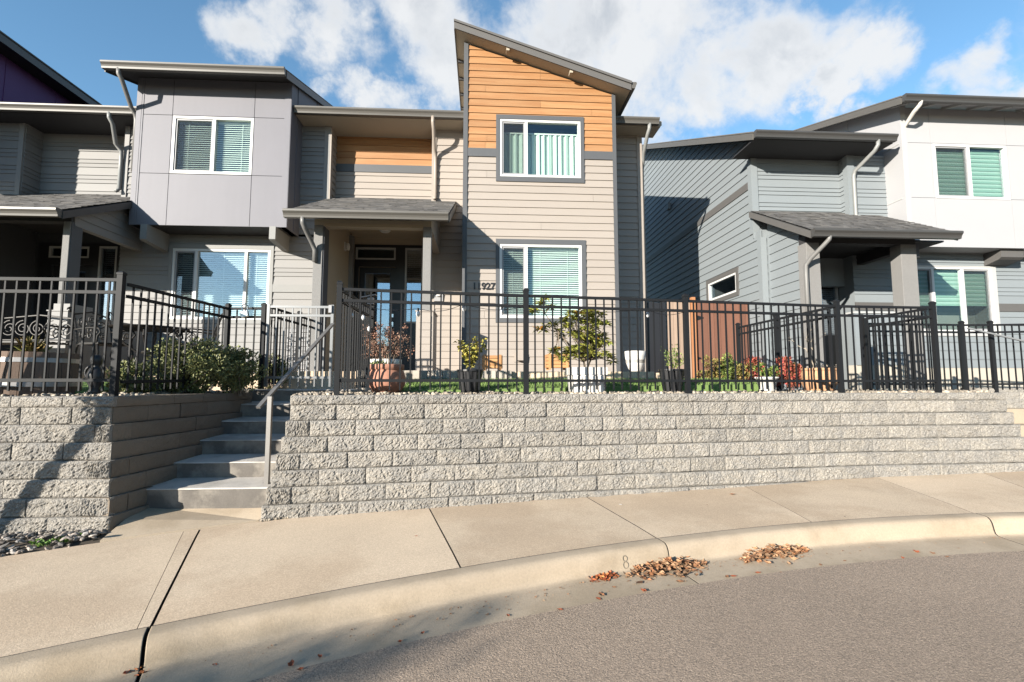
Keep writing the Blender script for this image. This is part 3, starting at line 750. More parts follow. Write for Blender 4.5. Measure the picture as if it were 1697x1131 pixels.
# pebbles along the foot of the long wall and the gravel strips behind the cap stones
pb = MB()
def along(path, s): 
    i = min(int(s * (len(path) - 1)), len(path) - 2); t = s * (len(path) - 1) - i; return Vector(path[i]).lerp(Vector(path[i + 1]), t)
def foot():
    x = WL.x - .12 + random.random() ** 2.2 * 2.2; y = fB(x) + random.uniform(-.03, .02); return (x, y, swz(x, y) + .004)
stones(pb, 220, foot, .006, .016, .8)
wl3 = [(p.x, p.y, ZY) for p in wallline]
def strip():
    p = along(wl3, random.random()); return (p.x, p.y + random.uniform(.0, .50), ZY + random.uniform(-.005, .022))
stones(pb, 3200, strip, .012, .028, .8)
for (x0, x1, y0, y1) in ((-9, LC.x - .1, LC.y + .18, LC.y + .8), (LC.x - .9, LC.x - .2, LC.y + .3, LC.y + 2.2), (3.4, 6.6, 6.4, 7.6)):
    stones(pb, 520, lambda: (random.uniform(x0, x1), random.uniform(y0, y1), ZY + random.uniform(-.005, .02)), .014, .030, .8)
o = pb.build('pale_gravel', 'pale_gravel', smooth=True, kind='stuff'); tag(o, 'pale gravel strip behind the cap stones and along the foot of the fence', 'gravel')
# strips of lawn
tb = MB()
def blades(mb, n, pick, h):
    for _ in range(n):
        x, y, z = pick(); a = random.uniform(0, 6.28); w = .004; L = h * random.uniform(.5, 1.2); dx, dy = math.cos(a), math.sin(a); t = random.uniform(-.5, .5)
        mb.add([(x - dx * w, y - dy * w, z), (x + dx * w, y + dy * w, z), (x - dy * t * L, y + dx * t * L, z + L)], [(0, 1, 2)])
lawnB = [(-1.0, 5.65), (1.2, 6.05), (3.9, 6.55), (3.9, 7.45), (-1.0, 7.3)]
lawnA = [(-9, 5.4), (-4.0, 5.4), (-4.0, 7.2), (-9, 7.2)]
lz = lambda x, y: ZY + .045 + max(0, y - 5.65) * .085
for q in (lawnB, lawnA):
    tb.prism([(x, y, lz(x, y)) for x, y in q], [(x, y, ZY - .1) for x, y in q]); blades(tb, 18000, pick_poly(q, lambda x, y: lz(x, y) - .003), .036)
o = tb.build('lawn', 'turf', kind='stuff'); tag(o, 'strip of short green lawn behind the gravel and the fence', 'grass')
# ------------------------------------------------------------------ steps at the right edge
st2 = thing('entrance_steps', 'sunlit tan concrete steps at the right edge beyond the end of the long wall', 'steps', (7.6, 6.6, .3))
lips = [(6.42, .62), (6.72, .84), (7.02, 1.06)]
for k, (y, z) in enumerate(lips):
    mb = MB(); mb.box(6.2, y, 0, 8.6, y + .36 if k < 2 else 7.6, z); o = mb.build('step', 'old_concrete', st2, bevel=.008)
mb = MB(); mb.box(6.5, 7.22, .9, uX(1662, 660, 7.22), 7.7, 1.27); mb.build('step', 'old_concrete', st2, bevel=.008)
for k in range(2):
    z = ZC - .02 - .04 - .11 * (k + 1)
    lay(wC, [(uX(1652 + 10 * k, 660, 7.25), 7.25), (10.4, 7.0)], z, ROUGH, .0 + .03 * k, .8, 'block', .11, 0, 0)
lay(wC, [(uX(1618, 650, 7.3), 7.3), (10.4, 7.1)], ZC - .05, CAPR, .02, .9, 'cap_block', CH)
# ================================================================== HOUSES
PAT = (1.19, .595, .595)                      # board pattern of the grey houses: one wide, two narrow
def text_mesh(parent, txt, loc, size, m, name='house_number'):
    cu = bpy.data.curves.new(name, 'FONT'); cu.body = txt; cu.size = size; cu.extrude = .006; cu.offset = .0045; cu.space_character = .98
    to = bpy.data.objects.new('tmp', cu); COL.objects.link(to)
    me = bpy.data.meshes.new_from_object(to); bpy.data.objects.remove(to)
    me.materials.clear(); me.materials.append(M[m]); o = bpy.data.objects.new(name, me); COL.objects.link(o)
    o.parent = parent; o.location = Vector(loc) - wl(parent); o.rotation_euler = (math.pi / 2, 0, 0); return o
def box(parent, name, m, x0, y0, z0, x1, y1, z1, bevel=0):
    mb = MB(); mb.box(x0, y0, z0, x1, y1, z1); return mb.build(name, m, parent, bevel=bevel)
def post_fr(parent, m_front, m_side, x0, x1, y0, y1, z0, z1):
    p = box(parent, 'porch_post', m_front, x0, y0, z0, x1, y1, z1, .006)
    return p
PZ = 1.62                                      # patio level
# ------------------------------------------------------------------ centre house (B)
B = thing('townhouse', 'two-storey townhouse with a tall orange boarded tower over tan siding', 'townhouse', (-.5, 9.3, 1.6), 'row of townhouses')
Yt, Yw, Yr = 9.3, 10.1, 10.5
ft, fw_, frr = front(Yt), front(Yw), front(Yr)
tl, tr_ = uX(767, 330, Yt), uX(1022, 330, Yt)
zb = uZ(890, 617, Yt)
# tower roof plane
YF = 8.98
rl, rr = at(753.5, 33, YF), at(1046, 136, YF); sl = (rr.z - rl.z) / (rr.x - rl.x); TH = .165
def und(x): return rl.z - TH - .02 + sl * (x - rl.x)
topclip = (-sl, 1.0, rl.z - TH - .02 - sl * rl.x)
U = dict(u0=uX(828, 248, Yt), u1=uX(961.8, 250, Yt), z0=uZ(895, 295, Yt), z1=uZ(895, 200.3, Yt)); Utr = (uX(822, 248, Yt), uX(967.5, 250, Yt), uZ(895, 303, Yt), uZ(895, 193.5, Yt))
Lw = dict(u0=uX(827.5, 466, Yt), u1=uX(964, 466, Yt), z0=uZ(895, 528, Yt), z1=uZ(895, 406, Yt)); Ltr = (uX(821.5, 466, Yt), uX(971, 466, Yt), uZ(895, 535.5, Yt), uZ(895, 398, Yt))
hol = [(w['u0'], w['u1'], w['z0'], w['z1']) for w in (U, Lw)]
zband0, zband1 = uZ(895, 263, Yt), uZ(895, 249.5, Yt)
wall_panel(B, 'tan_siding', ft, tl + .02, tr_ - .02, 1.5, 9.5, hol, [topclip])
ci, co = tl + .085, tr_ - .072
siding(B, 'tan_siding', ft, ci, co, zb, zband0, .1455, [Utr, Ltr], start=0, joints=.22)
siding(B, 'orange_siding', ft, ci, co, zband1, 9.5, .1455, [Utr], [topclip], joints=.55)
for (a, b) in ((ci, Utr[0]), (Utr[1], co)): trim(B, 'slate_trim', ft, a, b, zband0, zband1, .03, name='belt_board')
trim(B, 'slate_trim', ft, tl, ci, zb - .02, 9.5, .036, [topclip], name='corner_board'); trim(B, 'slate_trim', ft, co, tr_, zb - .02, 9.5, .036, [topclip], name='corner_board')
window(B, ft, mull=[uX(872, 248, Yt)], tr=Utr, fill='curtain', sash=(0,), **U)
window(B, ft, mull=[uX(872, 466, Yt)], tr=Ltr, fill='blind', sash=(0,), **Lw)
text_mesh(B, '11927', (uX(782.5, 479, Yt), Yt - .024, uZ(795, 480, Yt)), .178, 'number_black')
# tower sides and roof
for X_, fr in ((tl, left_face(tl)), (tr_, right_face(tr_))):
    wall_panel(B, 'tan_siding', fr, Yt + .001, 13.8, 1.5, und(X_))
YB = 13.9
roof_slab(B, 'soffit_tan', (rl.x + .01, YF + .02, rl.z - .03), (rr.x - .01, YF + .02, rr.z - .03), (rr.x - .01, YB, rr.z - .03), (rl.x + .01, YB, rl.z - .03), TH - .04)
roof_slab(B, 'shingles', (rl.x - .015, YF - .015, rl.z + .012), (rr.x + .015, YF - .015, rr.z + .012), (rr.x + .015, YB, rr.z + .012), (rl.x - .015, YB, rl.z + .012), .035, 'roof_covering')
mb = MB(); dz = Vector((0, 0, 1))
def fasc(mb, a, b, h, t, yy):                 # sloped fascia board on the front edge
    mb.hexa([Vector((a.x, yy - t, a.z - h)), Vector((b.x, yy - t, b.z - h)), Vector((b.x, yy, b.z - h)), Vector((a.x, yy, a.z - h)),
             Vector((a.x, yy - t, a.z)), Vector((b.x, yy - t, b.z)), Vector((b.x, yy, b.z)), Vector((a.x, yy, a.z))])
a_, b_ = Vector((rl.x, 0, rl.z - .03)), Vector((rr.x, 0, rr.z - .03)); fasc(mb, a_, b_, TH - .02, .025, YF + .018); mb.build('fascia', 'fascia_grey', B)
mb = MB(); a_, b_ = Vector((rl.x, 0, rl.z - .005)), Vector((rr.x, 0, rr.z - .005)); fasc(mb, a_, b_, .045, .03, YF - .006); mb.build('fascia', 'fascia_grey', B)
box(B, 'fascia', 'fascia_grey', rl.x - .012, YF + .02, rl.z - TH - .01, rl.x + .009, YB, rl.z - .03)
mb = MB(); gp = [(0, .01), (.085, .01), (.10, 0), (.10, -.03), (.085, -.06), (.065, -.12), (0, -.12)]
mb.prism([(rr.x + .012 + a, YF + .0, rr.z + b - .01) for a, b in gp], [(rr.x + .012 + a, YB, rr.z + b - .01) for a, b in gp]); mb.build('gutter', 'gutter_metal', B)
for q in (.30, .66):                           # lookouts carrying the front overhang
    x = rl.x + (rr.x - rl.x) * q; z = und(x) + .012; mb = MB(); mb.box(x - .03, YF + .03, z - .045, x + .03, YF + .16, z + .01); mb.build('rafter', 'soffit_tan', B)
for y in (9.9, 10.5, 11.1, 11.7, 12.3): mb = MB(); mb.box(rl.x + .02, y, und(rl.x) - .05, tl, y + .04, und(rl.x) + .01); mb.build('rafter', 'soffit_dark', B)
# body: the part right of the tower
Xr = uX(1063, 330, Yw); EZ = uZ(630, 185, 9.65)
zsoff = EZ - .11
wall_panel(B, 'tan_siding', fw_, tr_ - .3, Xr, 1.5, zsoff)
siding(B, 'tan_siding', fw_, tr_, Xr - .085, 1.66, zsoff, .1455)
trim(B, 'tan_siding', fw_, Xr - .085, Xr + .02, 1.64, zsoff, .036, name='corner_board')
wall_panel(B, 'tan_siding', right_face(Xr), Yw + .001, 17.5, 1.5, zsoff + .3)
trim(B, 'tan_siding', right_face(Xr), Yw - .03, Yw + .10, 1.64, zsoff, .03, name='corner_board')
# body: right piece of the porch wall, the upper recess and the porch below
XL, XRc = uX(547, 260, Yw), uX(716, 260, Yw)   # recess
Xparty = uX(585, 480, Yr)                       # inside face of the porch's left wall
wall_panel(B, 'tan_siding', fw_, XRc, tl + .3, 1.5, zsoff)
siding(B, 'tan_siding', fw_, XRc + .09, tl, 1.66, zsoff, .1455)
trim(B, 'tan_siding', fw_, XRc, XRc + .09, 1.64, zsoff, .034, name='corner_board')
zo0, zo1, zsd = uZ(640, 287, Yr), uZ(640, 274.5, Yr), 5.2
wall_panel(B, 'tan_siding', frr, XL - .1, XRc + .1, 5.0, zsoff)
siding(B, 'tan_siding', frr, XL, XRc, zsd, zo0, .1455)
trim(B, 'slate_trim', frr, XL, XRc, zo0, zo1, .03, name='belt_board')
siding(B, 'orange_siding', frr, XL, XRc, zo1, zsoff, .1455)
fp_ = right_face(XL)
wall_panel(B, 'tan_siding', fp_, Yw, Yr, 5.0, zsoff); siding(B, 'tan_siding', fp_, Yw + .085, Yr, 5.1, zsoff, .1455)
trim(B, 'tan_siding', fp_, Yw - .034, Yw + .085, 5.0, zsoff, .03, name='corner_board')
wall_panel(B, 'tan_siding', left_face(XRc), Yw, Yr, 5.0, zsoff)
# main roof and gutter
roof_slab(B, 'soffit_tan', (uX(490, 187, 9.65), 9.66, EZ - .01), (tl + .2, 9.66, EZ - .01), (tl + .2, 14.5, EZ + 1.95), (uX(490, 187, 9.65), 14.5, EZ + 1.95), .10)
roof_slab(B, 'soffit_tan', (tr_ - .2, 9.66, EZ - .01), (Xr + .32, 9.66, EZ - .01), (Xr + .32, 14.5, EZ + 1.95), (tr_ - .2, 14.5, EZ + 1.95), .10)
roof_slab(B, 'shingles', (uX(490, 187, 9.65), 14.5, EZ + 1.95), (Xr + .32, 14.5, EZ + 1.95), (Xr + .32, 19, EZ + .2), (uX(490, 187, 9.65), 19, EZ + .2), .10)
mb = MB(); mb.prism([(Xr - .001, 10.3, zsoff - .1), (Xr - .001, 14.5, EZ + 1.85), (Xr - .001, 17.5, EZ + .8), (Xr - .001, 17.5, zsoff - .1)], [(Xr - .14, 10.3, zsoff - .1), (Xr - .14, 14.5, EZ + 1.85), (Xr - .14, 17.5, EZ + .8), (Xr - .14, 17.5, zsoff - .1)]); mb.build('wall', 'tan_siding', B)
box(B, 'soffit', 'soffit_tan', uX(490, 187, 9.65), 9.67, EZ - .125, tl, Yr + .05, EZ - .105)
box(B, 'soffit', 'soffit_tan', tr_, 9.67, EZ - .125, Xr + .30, Yw + .05, EZ - .105)
gutter(B, 'gutter_metal', uX(489.5, 187, 9.65), tl - .002, 9.65, EZ); gutter(B, 'gutter_metal', tr_ + .002, uX(1090, 196, 9.65), 9.65, EZ)
xd = uX(717.5, 200, 9.6); xw = uX(722.5, 250, Yw)
downspout(B, 'downspout_tan', [(xd, 9.59, EZ - .10), (xd, 9.60, EZ - .22), (xd + .01, 9.66, EZ - .32), (xw - .02, 9.95, EZ - .62), (xw, 10.03, EZ - .76), (xw, 10.04, EZ - 1.0), (xw, 10.04, 5.32), (xw, 9.98, 5.25)])
xg = uX(1076, 208, 9.62); xk = uX(1061, 245, 10.04)
downspout(B, 'downspout_grey', [(xg, 9.60, EZ - .10), (xg, 9.62, EZ - .2), (xg - .02, 9.68, EZ - .3), (xk + .06, 10.0, EZ - .55), (Xr + .06, 10.12, EZ - .70), (Xr + .06, 10.2, EZ - .85), (Xr + .06, 10.2, 1.7)])
# porch
GY, GZ = 8.0, uZ(608, 353, 8.0); PXL, PXR = uX(475, 352, GY), uX(742.5, 357, GY); BZ = uZ(640, 330, Yr)
bsl = (BZ - GZ) / (Yr - GY - .02)
def porch_roof(H, xl, xr, gy, gz, yb, zb_, mg, rakeR=True, rakeL=False, deckm='soffit_tan', fm='fascia_grey'):
    roof_slab(H, deckm, (xl, gy + .01, gz - .02), (xr, gy + .01, gz - .02), (xr, yb, zb_ - .02), (xl, yb, zb_ - .02), .09)
    shingles(H, (xl - .01, gy - .03, gz + .0), (xr + .01, gy - .03, gz + .0), (xr + .01, yb, zb_ + .012), (xl - .01, yb, zb_ + .012))
    roof_slab(H, 'roof_deck', (xl - .008, gy, gz - .006), (xr + .008, gy, gz - .006), (xr + .008, yb, zb_ - .004), (xl - .008, yb, zb_ - .004), .012, 'roof_covering')
    gutter(H, mg, xl - .02, xr + .01, gy, gz)
    for (x, on) in ((xr, rakeR), (xl - .025, rakeL)):
        if on:
            mb = MB(); mb.hexa([(x, gy - .0, gz - .135), (x + .025, gy, gz - .135), (x + .025, yb, zb_ - .135), (x, yb, zb_ - .135), (x, gy, gz - .012), (x + .025, gy, gz - .012), (x + .025, yb, zb_ - .012), (x, yb, zb_ - .012)]); mb.build('rake_board', fm, H)
porch_roof(B, PXL, PXR, GY, GZ, Yr, BZ, 'gutter_metal', fm='gutter_metal')
CZ = uZ(585, 394.5, Yr); BB = uZ(620, 377, 8.4)
pl0, pl1 = uX(518, 450, 8.38), uX(533, 450, 8.38); pr0, pr1 = uX(700.5, 440, 8.38), uX(714, 440, 8.38)
post_fr(B, 'stucco_post', 'dark_post', pl0, pl1, 8.38, 8.62, PZ - .3, BB + .02)
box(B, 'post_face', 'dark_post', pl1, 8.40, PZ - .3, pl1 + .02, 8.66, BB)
post_fr(B, 'stucco_post', 'dark_post', pr0, pr1, 8.38, 8.53, PZ, BB + .02)
box(B, 'beam', 'soffit_tan', pl0, 8.39, BB, pr1, 8.55, BB + .24)
box(B, 'beam', 'tan_stucco', pl1 + .03, 8.37, BB - .004, pr0, 8.389, BB + .05)
box(B, 'beam', 'tan_siding', pr1 - .13, 8.55, BB, pr1, Yw, BB + .2)
mb = MB(); mb.prism([(pr1 + .002, 8.40, BB + .2), (pr1 + .002, Yw, BB + .2), (pr1 + .002, Yw, BB + .2 + (Yw - 8.4) * bsl)], [(pr1 - .1, 8.40, BB + .2), (pr1 - .1, Yw, BB + .2), (pr1 - .1, Yw, BB + .2 + (Yw - 8.4) * bsl)]); mb.build('wall', 'tan_siding', B)
box(B, 'ceiling', 'tan_stucco', Xparty - .1, 9.12, CZ, pr1 - .11, Yr + .1, CZ + .03)
wall_panel(B, 'tan_stucco', right_face(Xparty), 8.64, Yr + .1, 1.4, CZ + .1, (), [(-bsl, 1, GZ - .13 - bsl * GY)], thick=.2)
mb = MB(); c = at(638, 380, 9.9); mb.lathe([(.11, .0), (.11, -.02), (.085, -.045), (.0, -.05)], (c.x, c.y, CZ), 20); mb.build('ceiling_light', 'lamp_white', B, smooth=True)
mb = MB(); y = 9.8; z = uZ(572, 409, y); mb.box(Xparty, y - .05, z - .08, Xparty + .02, y + .05, z + .08); mb.lathe([(.035, -.07), (.045, 0), (.03, .06), (0, .07)], (Xparty + .06, y, z), 12); mb.build('wall_lamp', 'lamp_white', B)
# entrance: door with glass, transom, sidelight in a dark frame
def entrance(H, fr, Y, tw, sl_, x0, x1, ztop, ptr, pdoor, pglass, pside, wm, dx=0, zf=PZ):
    zt0, zt1 = uZ(*ptr[0], Y), uZ(*ptr[1], Y); tx0, tx1 = uX(*ptr[2], Y) , uX(*ptr[3], Y)
    gx0, gx1, gz1 = uX(*pglass[0], Y), uX(*pglass[1], Y), uZ(*pglass[2], Y)
    sx0, sx1, sz1, sz0 = uX(*pside[0], Y), uX(*pside[1], Y), uZ(*pside[2], Y), uZ(*pside[3], Y)
    dx0, dx1, dz1 = uX(*pdoor[0], Y), uX(*pdoor[1], Y), uZ(*pdoor[2], Y)
    holes = [(tx0, tx1, zt0, zt1), (sx0, sx1, sz0, sz1), (dx0, dx1, zf + .03, dz1)]
    wall_panel(H, wm, fr, x0 - .02, x1 + .02, 1.4, ztop, holes + [])
    rects = [(uX(*tw[0], Y), sx1 + .06, zf, uZ(*tw[1], Y))]
    for h in holes: rects = cut(rects, h)
    mb = MB(); slab_from(mb, fr, rects, (), .02, .0005); mb.build('door_frame', 'door_dark', H)
    window(H, fr, tx0, tx1, zt0, zt1, fill=None, glass='glass_dark', deep=.6, fw=.035, frame_m='white_trim')
    window(H, fr, sx0, sx1, sz0, sz1, fill='blind', glass='glass_mirror', deep=.5, fw=.035, frame_m='white_trim')
    mb = MB(); rc = [(dx0 + .004, dx1 - .004, zf + .035, dz1 - .004)]; rc = cut(rc, (gx0, gx1, zf + .35, gz1)); slab_from(mb, fr, rc, (), -.02, -.065); d = mb.build('door', 'door_dark', H, bevel=.003)
    mb = MB(); slab_from(mb, fr, [(gx0, gx1, zf + .35, gz1)], (), -.04, -.046); mb.build('glass', 'glass_mirror', d)
    mb = MB(); A = [fr(gx0, zf + .3, -.066), fr(gx1, zf + .3, -.066), fr(gx1, gz1, -.066), fr(gx0, gz1, -.066)]; B_ = [fr(gx0 - .1, zf + .2, -.8), fr(gx1 + .1, zf + .2, -.8), fr(gx1 + .1, gz1 + .1, -.8), fr(gx0 - .1, gz1 + .1, -.8)]
    mb.add(A + B_, [(0, 1, 5, 4), (1, 2, 6, 5), (2, 3, 7, 6), (3, 0, 4, 7), (4, 5, 6, 7)]); mb.build('reveal', 'room', d)
    mb = MB(); hx = dx1 - .07
    for hz, hh in ((zf + 1.22, .07), (zf + 1.02, .10)): slab_from(mb, fr, [(hx - .028, hx + .028, hz, hz + hh)], (), .0, -.02)
    p = fr(hx, zf + .86, .03); mb.tube([fr(hx, zf + 1.05, -.01), fr(hx, zf + 1.03, .05), fr(hx, zf + .80, .05), fr(hx, zf + .77, -.01)], .010, 6); mb.build('handle', 'steel', d)
entrance(B, frr, Yr, ((586, 500), (640, 406.5)), None, Xparty, XRc + .15, CZ + .05, ((622, 431), (622, 411), (589.8, 421), (656, 421)), ((594, 480), (656, 480), (625, 443)), ((604, 480), (645.5, 480), (625, 453)), ((671, 470), (700.5, 470), (685, 412), (685, 536)), 'tan_stucco')
siding(B, 'tan_siding', left_face(XRc + .0), 8.7, 8.71, 1.6, 1.61)
# half wall under the right post, wall plate, patio
ph = dict(x0=uX(689, 560, 8.3), x1=uX(717.5, 560, 8.3), y0=8.3, y1=8.95, z0=PZ, z1=uZ(703, 517, 8.3))
pd = box(B, 'pier', 'tan_siding', ph['x0'], ph['y0'], ph['z0'], ph['x1'], ph['y1'], ph['z1'])
box(pd, 'cap', 'tan_siding', ph['x0'] - .015, ph['y0'] - .015, ph['z1'], ph['x1'] + .015, ph['y1'] + .015, ph['z1'] + .025)
for z in [PZ + .12 * k for k in range(1, 8)]: box(pd, 'siding_board', 'tan_siding', ph['x0'] + .055, ph['y0'] - .012, z, ph['x1'] - .03, ph['y0'] - .0005, z + .112)
mb = MB(); c = at(727, 493, Yw); mb.box(c.x - .09, Yw - .05, c.z - .09, c.x + .09, Yw - .024, c.z + .07); wlp = mb.build('wall_lamp', 'plastic_grey', B)
mb = MB(); mb.lathe([(.05, -.012), (.05, .012), (.0, .013)], (c.x, Yw - .056, c.z + .02), 14); mb.build('lens', 'lamp_white', wlp)
mb = MB(); c = at(861, 592, Yt); mb.box(c.x - .07, Yt - .14, c.z - .07, c.x + .07, Yt - .02, c.z + .09); mb.box(c.x - .10, Yt - .03, c.z - .10, c.x + .10, Yt - .021, c.z + .12); mb.build('vent_hood', 'tan_siding', B)
mb = MB(); mb.box(Xparty - .2, 7.35, ZY, uX(1055, 620, 8.3), Yr + .05, PZ); mb.box(tr_ - .5, 8.2, ZY, Xr + .05, Yw + .05, PZ)
pat = mb.build('patio', 'concrete', kind='structure')
x = uX(592, 620, 7.33)
while x < uX(845, 620, 7.33):
    w = .10 + random.random() * .012; box(pat, 'paver', 'paver', x, 7.27 + random.uniform(-.006, .006), ZY, x + w, 7.345, PZ + .012, .006); x += w + .008
mb = MB(); mb.box(Xparty - .2, 7.6, ZY, uX(586, 620, 7.6), 8.4, 1.50); mb.box(LB.x + .02, 8.0, ZY, Xparty + .9, 8.9, 1.56); mb.build('porch_step', 'step_concrete', B)

# ------------------------------------------------------------------ left house (A): lavender bay, its porch at the left edge of the photograph
A = thing('townhouse', 'grey townhouse with a lavender panelled bay overhanging its big ground-floor window', 'townhouse', (-5.5, 9.5, 1.6), 'row of townhouses')
Yb = 9.5; fb = front(Yb)
bx0, bx1 = uX(220.5, 290, Yb), uX(478.5, 290, Yb); bz0 = uZ(348, 375.3, Yb)
gy = 9.05; gz = uZ(324, 112, gy); gx0, gx1 = uX(175.5, 112, gy), uX(474, 115, gy); bsl2 = .328
bzt = gz + (Yb - gy) * 0 + .06
wu = dict(u0=uX(285.5, 240, Yb), u1=uX(419.5, 240, Yb), z0=uZ(352, 289.5, Yb), z1=uZ(352, 195, Yb))
wall_panel(A, 'soffit_dark', fb, bx0 + .02, bx1 - .02, bz0 + .03, bzt, [(wu['u0'], wu['u1'], wu['z0'], wu['z1'])])
jx = [bx0 + .095, uX(280.5, 290, Yb), uX(417.5, 290, Yb), bx1 - .08]; jz = [bz0, uZ(349, 290, Yb), uZ(349, 193.5, Yb), bzt - .02]
for i in range(3):
    for j in range(3):
        mb = MB(); rc = [(jx[i] + .005, jx[i + 1] - .005, jz[j] + .005, jz[j + 1] - .005)]; rc = cut(rc, (wu['u0'] - .004, wu['u1'] + .004, wu['z0'] - .004, wu['z1'] + .004))
        slab_from(mb, fb, rc, (), .012, .0005)
        if mb.v: mb.build('panel', 'lavender_panel', A)
trim(A, 'lavender_panel', fb, bx0, bx0 + .088, bz0 - .0, bzt, .024, name='corner_board'); trim(A, 'lavender_panel', fb, bx1 - .074, bx1, bz0 - .0, bzt, .024, name='corner_board')
window(A, fb, mull=[uX(354.5, 240, Yb)], fill='blind', sash=(0,), **wu)
for fr, X_ in ((right_face(bx1 - .001), bx1), (left_face(bx0 + .001), bx0)):
    mb = MB(); slab_from(mb, fr, [(Yb - .02, 14, bz0, 12)], [(-bsl2, 1, gz - .05 - bsl2 * gy)], .01, -.12); mb.build('wall', 'lavender_panel', A)
    for k, yy in enumerate((Yb + .30, 10.9, 12.0)):
        mb = MB(); slab_from(mb, fr, [(yy - .012, yy + .012, bz0 if k == 0 else 7.0, 12)], [(-bsl2, 1, gz - .05 - bsl2 * gy)], .022, .011); mb.build('batten', 'lavender_panel', A)
box(A, 'soffit', 'soffit_dark', bx0 + .02, Yb - .01, bz0 - .0, bx1 - .02, Yw + .1, bz0 + .028)
roof_slab(A, 'soffit_dark', (gx0, gy + .01, gz - .01), (gx1, gy + .01, gz - .01), (gx1, 14, gz - .01 + bsl2 * (14 - gy)), (gx0, 14, gz - .01 + bsl2 * (14 - gy)), .10)
roof_slab(A, 'shingles', (gx0 - .02, gy - .02, gz + .01), (gx1 + .02, gy - .02, gz + .01), (gx1 + .02, 14, gz + .015 + bsl2 * (14 - gy)), (gx0 - .02, 14, gz + .015 + bsl2 * (14 - gy)), .024, 'roof_covering')
for x in (gx1, gx0 - .022):
    mb = MB(); y0, y1 = gy, 14; q = bsl2 * (14 - gy); mb.hexa([(x, y0, gz - .15), (x + .022, y0, gz - .15), (x + .022, y1, gz - .15 + q), (x, y1, gz - .15 + q), (x, y0, gz - .014), (x + .022, y0, gz - .014), (x + .022, y1, gz - .014 + q), (x, y1, gz - .014 + q)]); mb.build('rake_board', 'dark_gutter', A)
gutter(A, 'gutter_metal', gx0 - .02, gx1 + .01, gy, gz)
xd = uX(199, 128, gy); xw = bx0 - .045
downspout(A, 'downspout_dark', [(xd, gy - .05, gz - .10), (xd, gy - .04, gz - .20), (xd + .03, gy + .0, gz - .28), (xw - .03, Yb - .06, gz - .60), (xw, Yb + .02, gz - .70), (xw, Yb + .05, gz - .80), (xw, Yb + .06, 5.5)])
# walls behind and below the bay
lw = dict(u0=uX(284.5, 470, Yw), u1=uX(447, 470, Yw), z0=uZ(365, 530, Yw), z1=uZ(365, 413.5, Yw)); ltr = (uX(279, 470, Yw), uX(452.5, 470, Yw), uZ(365, 537, Yw), uZ(365, 406.5, Yw))
xa0 = uX(196, 470, Yw); xa1 = pl0 - .0
wall_panel(A, 'grey_siding', fw_, xa0, xa1 + .2, 1.5, bz0 + .05, [(lw['u0'], lw['u1'], lw['z0'], lw['z1'])])
zbelt = (uZ(485, 485, Yw), uZ(485, 472.5, Yw))
bl_ = (ltr[1], xa1, zbelt[0], zbelt[1]); bl2 = (xa0, ltr[0], zbelt[0], zbelt[1])
siding(A, 'grey_siding', fw_, xa0, xa1, 1.68, zbelt[0], .1455, [ltr], pattern=None)
siding(A, 'grey_siding', fw_, xa0, xa1, zbelt[1], bz0, .1455, [ltr], pattern=PAT)
for q in (bl_, bl2): trim(A, 'grey_trim', fw_, *q, d=.03, name='belt_board')
window(A, fw_, mull=[uX(324, 470, Yw), uX(406.5, 470, Yw)], tr=ltr, trm='grey_trim', fill='blind', sash=(0,), glass='glass_tinted', **lw)
xu0 = bx1 - .3
wall_panel(A, 'grey_siding', fw_, xu0, XL - .005, bz0 - .05, zsoff); siding(A, 'grey_siding', fw_, bx1, XL - .11, 4.6, zsoff, .1455, pattern=PAT)
trim(A, 'grey_siding', fw_, XL - .11, XL - .002, 4.6, zsoff, .034, name='corner_board')
wall_panel(A, 'grey_siding', left_face(pl0 + .0), 8.64, Yw, 1.5, 4.6, (), [(-bsl, 1, GZ - .13 - bsl * GY)], thick=.1)
for px0, px1, pz in ((446, 456.5, 398), (232, 243, 398)):
    x0, x1 = uX(px0, 385, 9.42), uX(px1, 385, 9.42); z0 = uZ(px0, pz, 9.42); mb = MB()
    pr = [(9.42, bz0 - .004), (9.42, z0 + .02), (9.46, z0), (Yw, z0 - .05), (Yw, bz0 - .004)]; mb.prism([(x0, y, z) for y, z in pr], [(x1, y, z) for y, z in pr]); mb.build('bracket', 'grey_trim', A)
# upper recess over A's porch
S = XL - (uX(41, 260, Yw))                     # spacing between the two houses' recesses
XLa, XRa = uX(39, 260, Yw), uX(207, 260, Yw)
wall_panel(A, 'grey_siding', fw_, -13, XLa, 4.6, zsoff); siding(A, 'grey_siding', fw_, -12.5, XLa - .09, 5.1, zsoff, .1455, pattern=PAT); trim(A, 'grey_siding', fw_, XLa - .09, XLa, 5.0, zsoff, .034, name='corner_board')
wall_panel(A, 'grey_siding', frr, XLa - .1, XRa + .1, 4.6, zsoff); siding(A, 'grey_siding', frr, XLa, XRa, 5.1, zsoff, .1455, pattern=PAT)
wall_panel(A, 'grey_siding', right_face(XLa), Yw, Yr, 5.0, zsoff); siding(A, 'grey_siding', right_face(XLa), Yw, Yr, 5.1, zsoff, .1455, pattern=PAT)
wall_panel(A, 'grey_siding', fw_, XRa, bx0 + .3, 4.6, zsoff); siding(A, 'grey_siding', fw_, XRa + .09, bx0, 5.1, zsoff, .1455, pattern=PAT); trim(A, 'grey_siding', fw_, XRa, XRa + .09, 5.0, zsoff, .034, name='corner_board')
EZa = uZ(110, 178.5, 9.65); za = EZa - .11
roof_slab(A, 'soffit_dark', (-13, 9.66, EZa - .01), (bx0 - .0, 9.66, EZa - .01), (bx0 - .0, 14.5, EZa + 1.95), (-13, 14.5, EZa + 1.95), .10)
box(A, 'soffit', 'soffit_dark', -13, 9.67, EZa - .125, bx0 - .01, Yr + .05, EZa - .105)
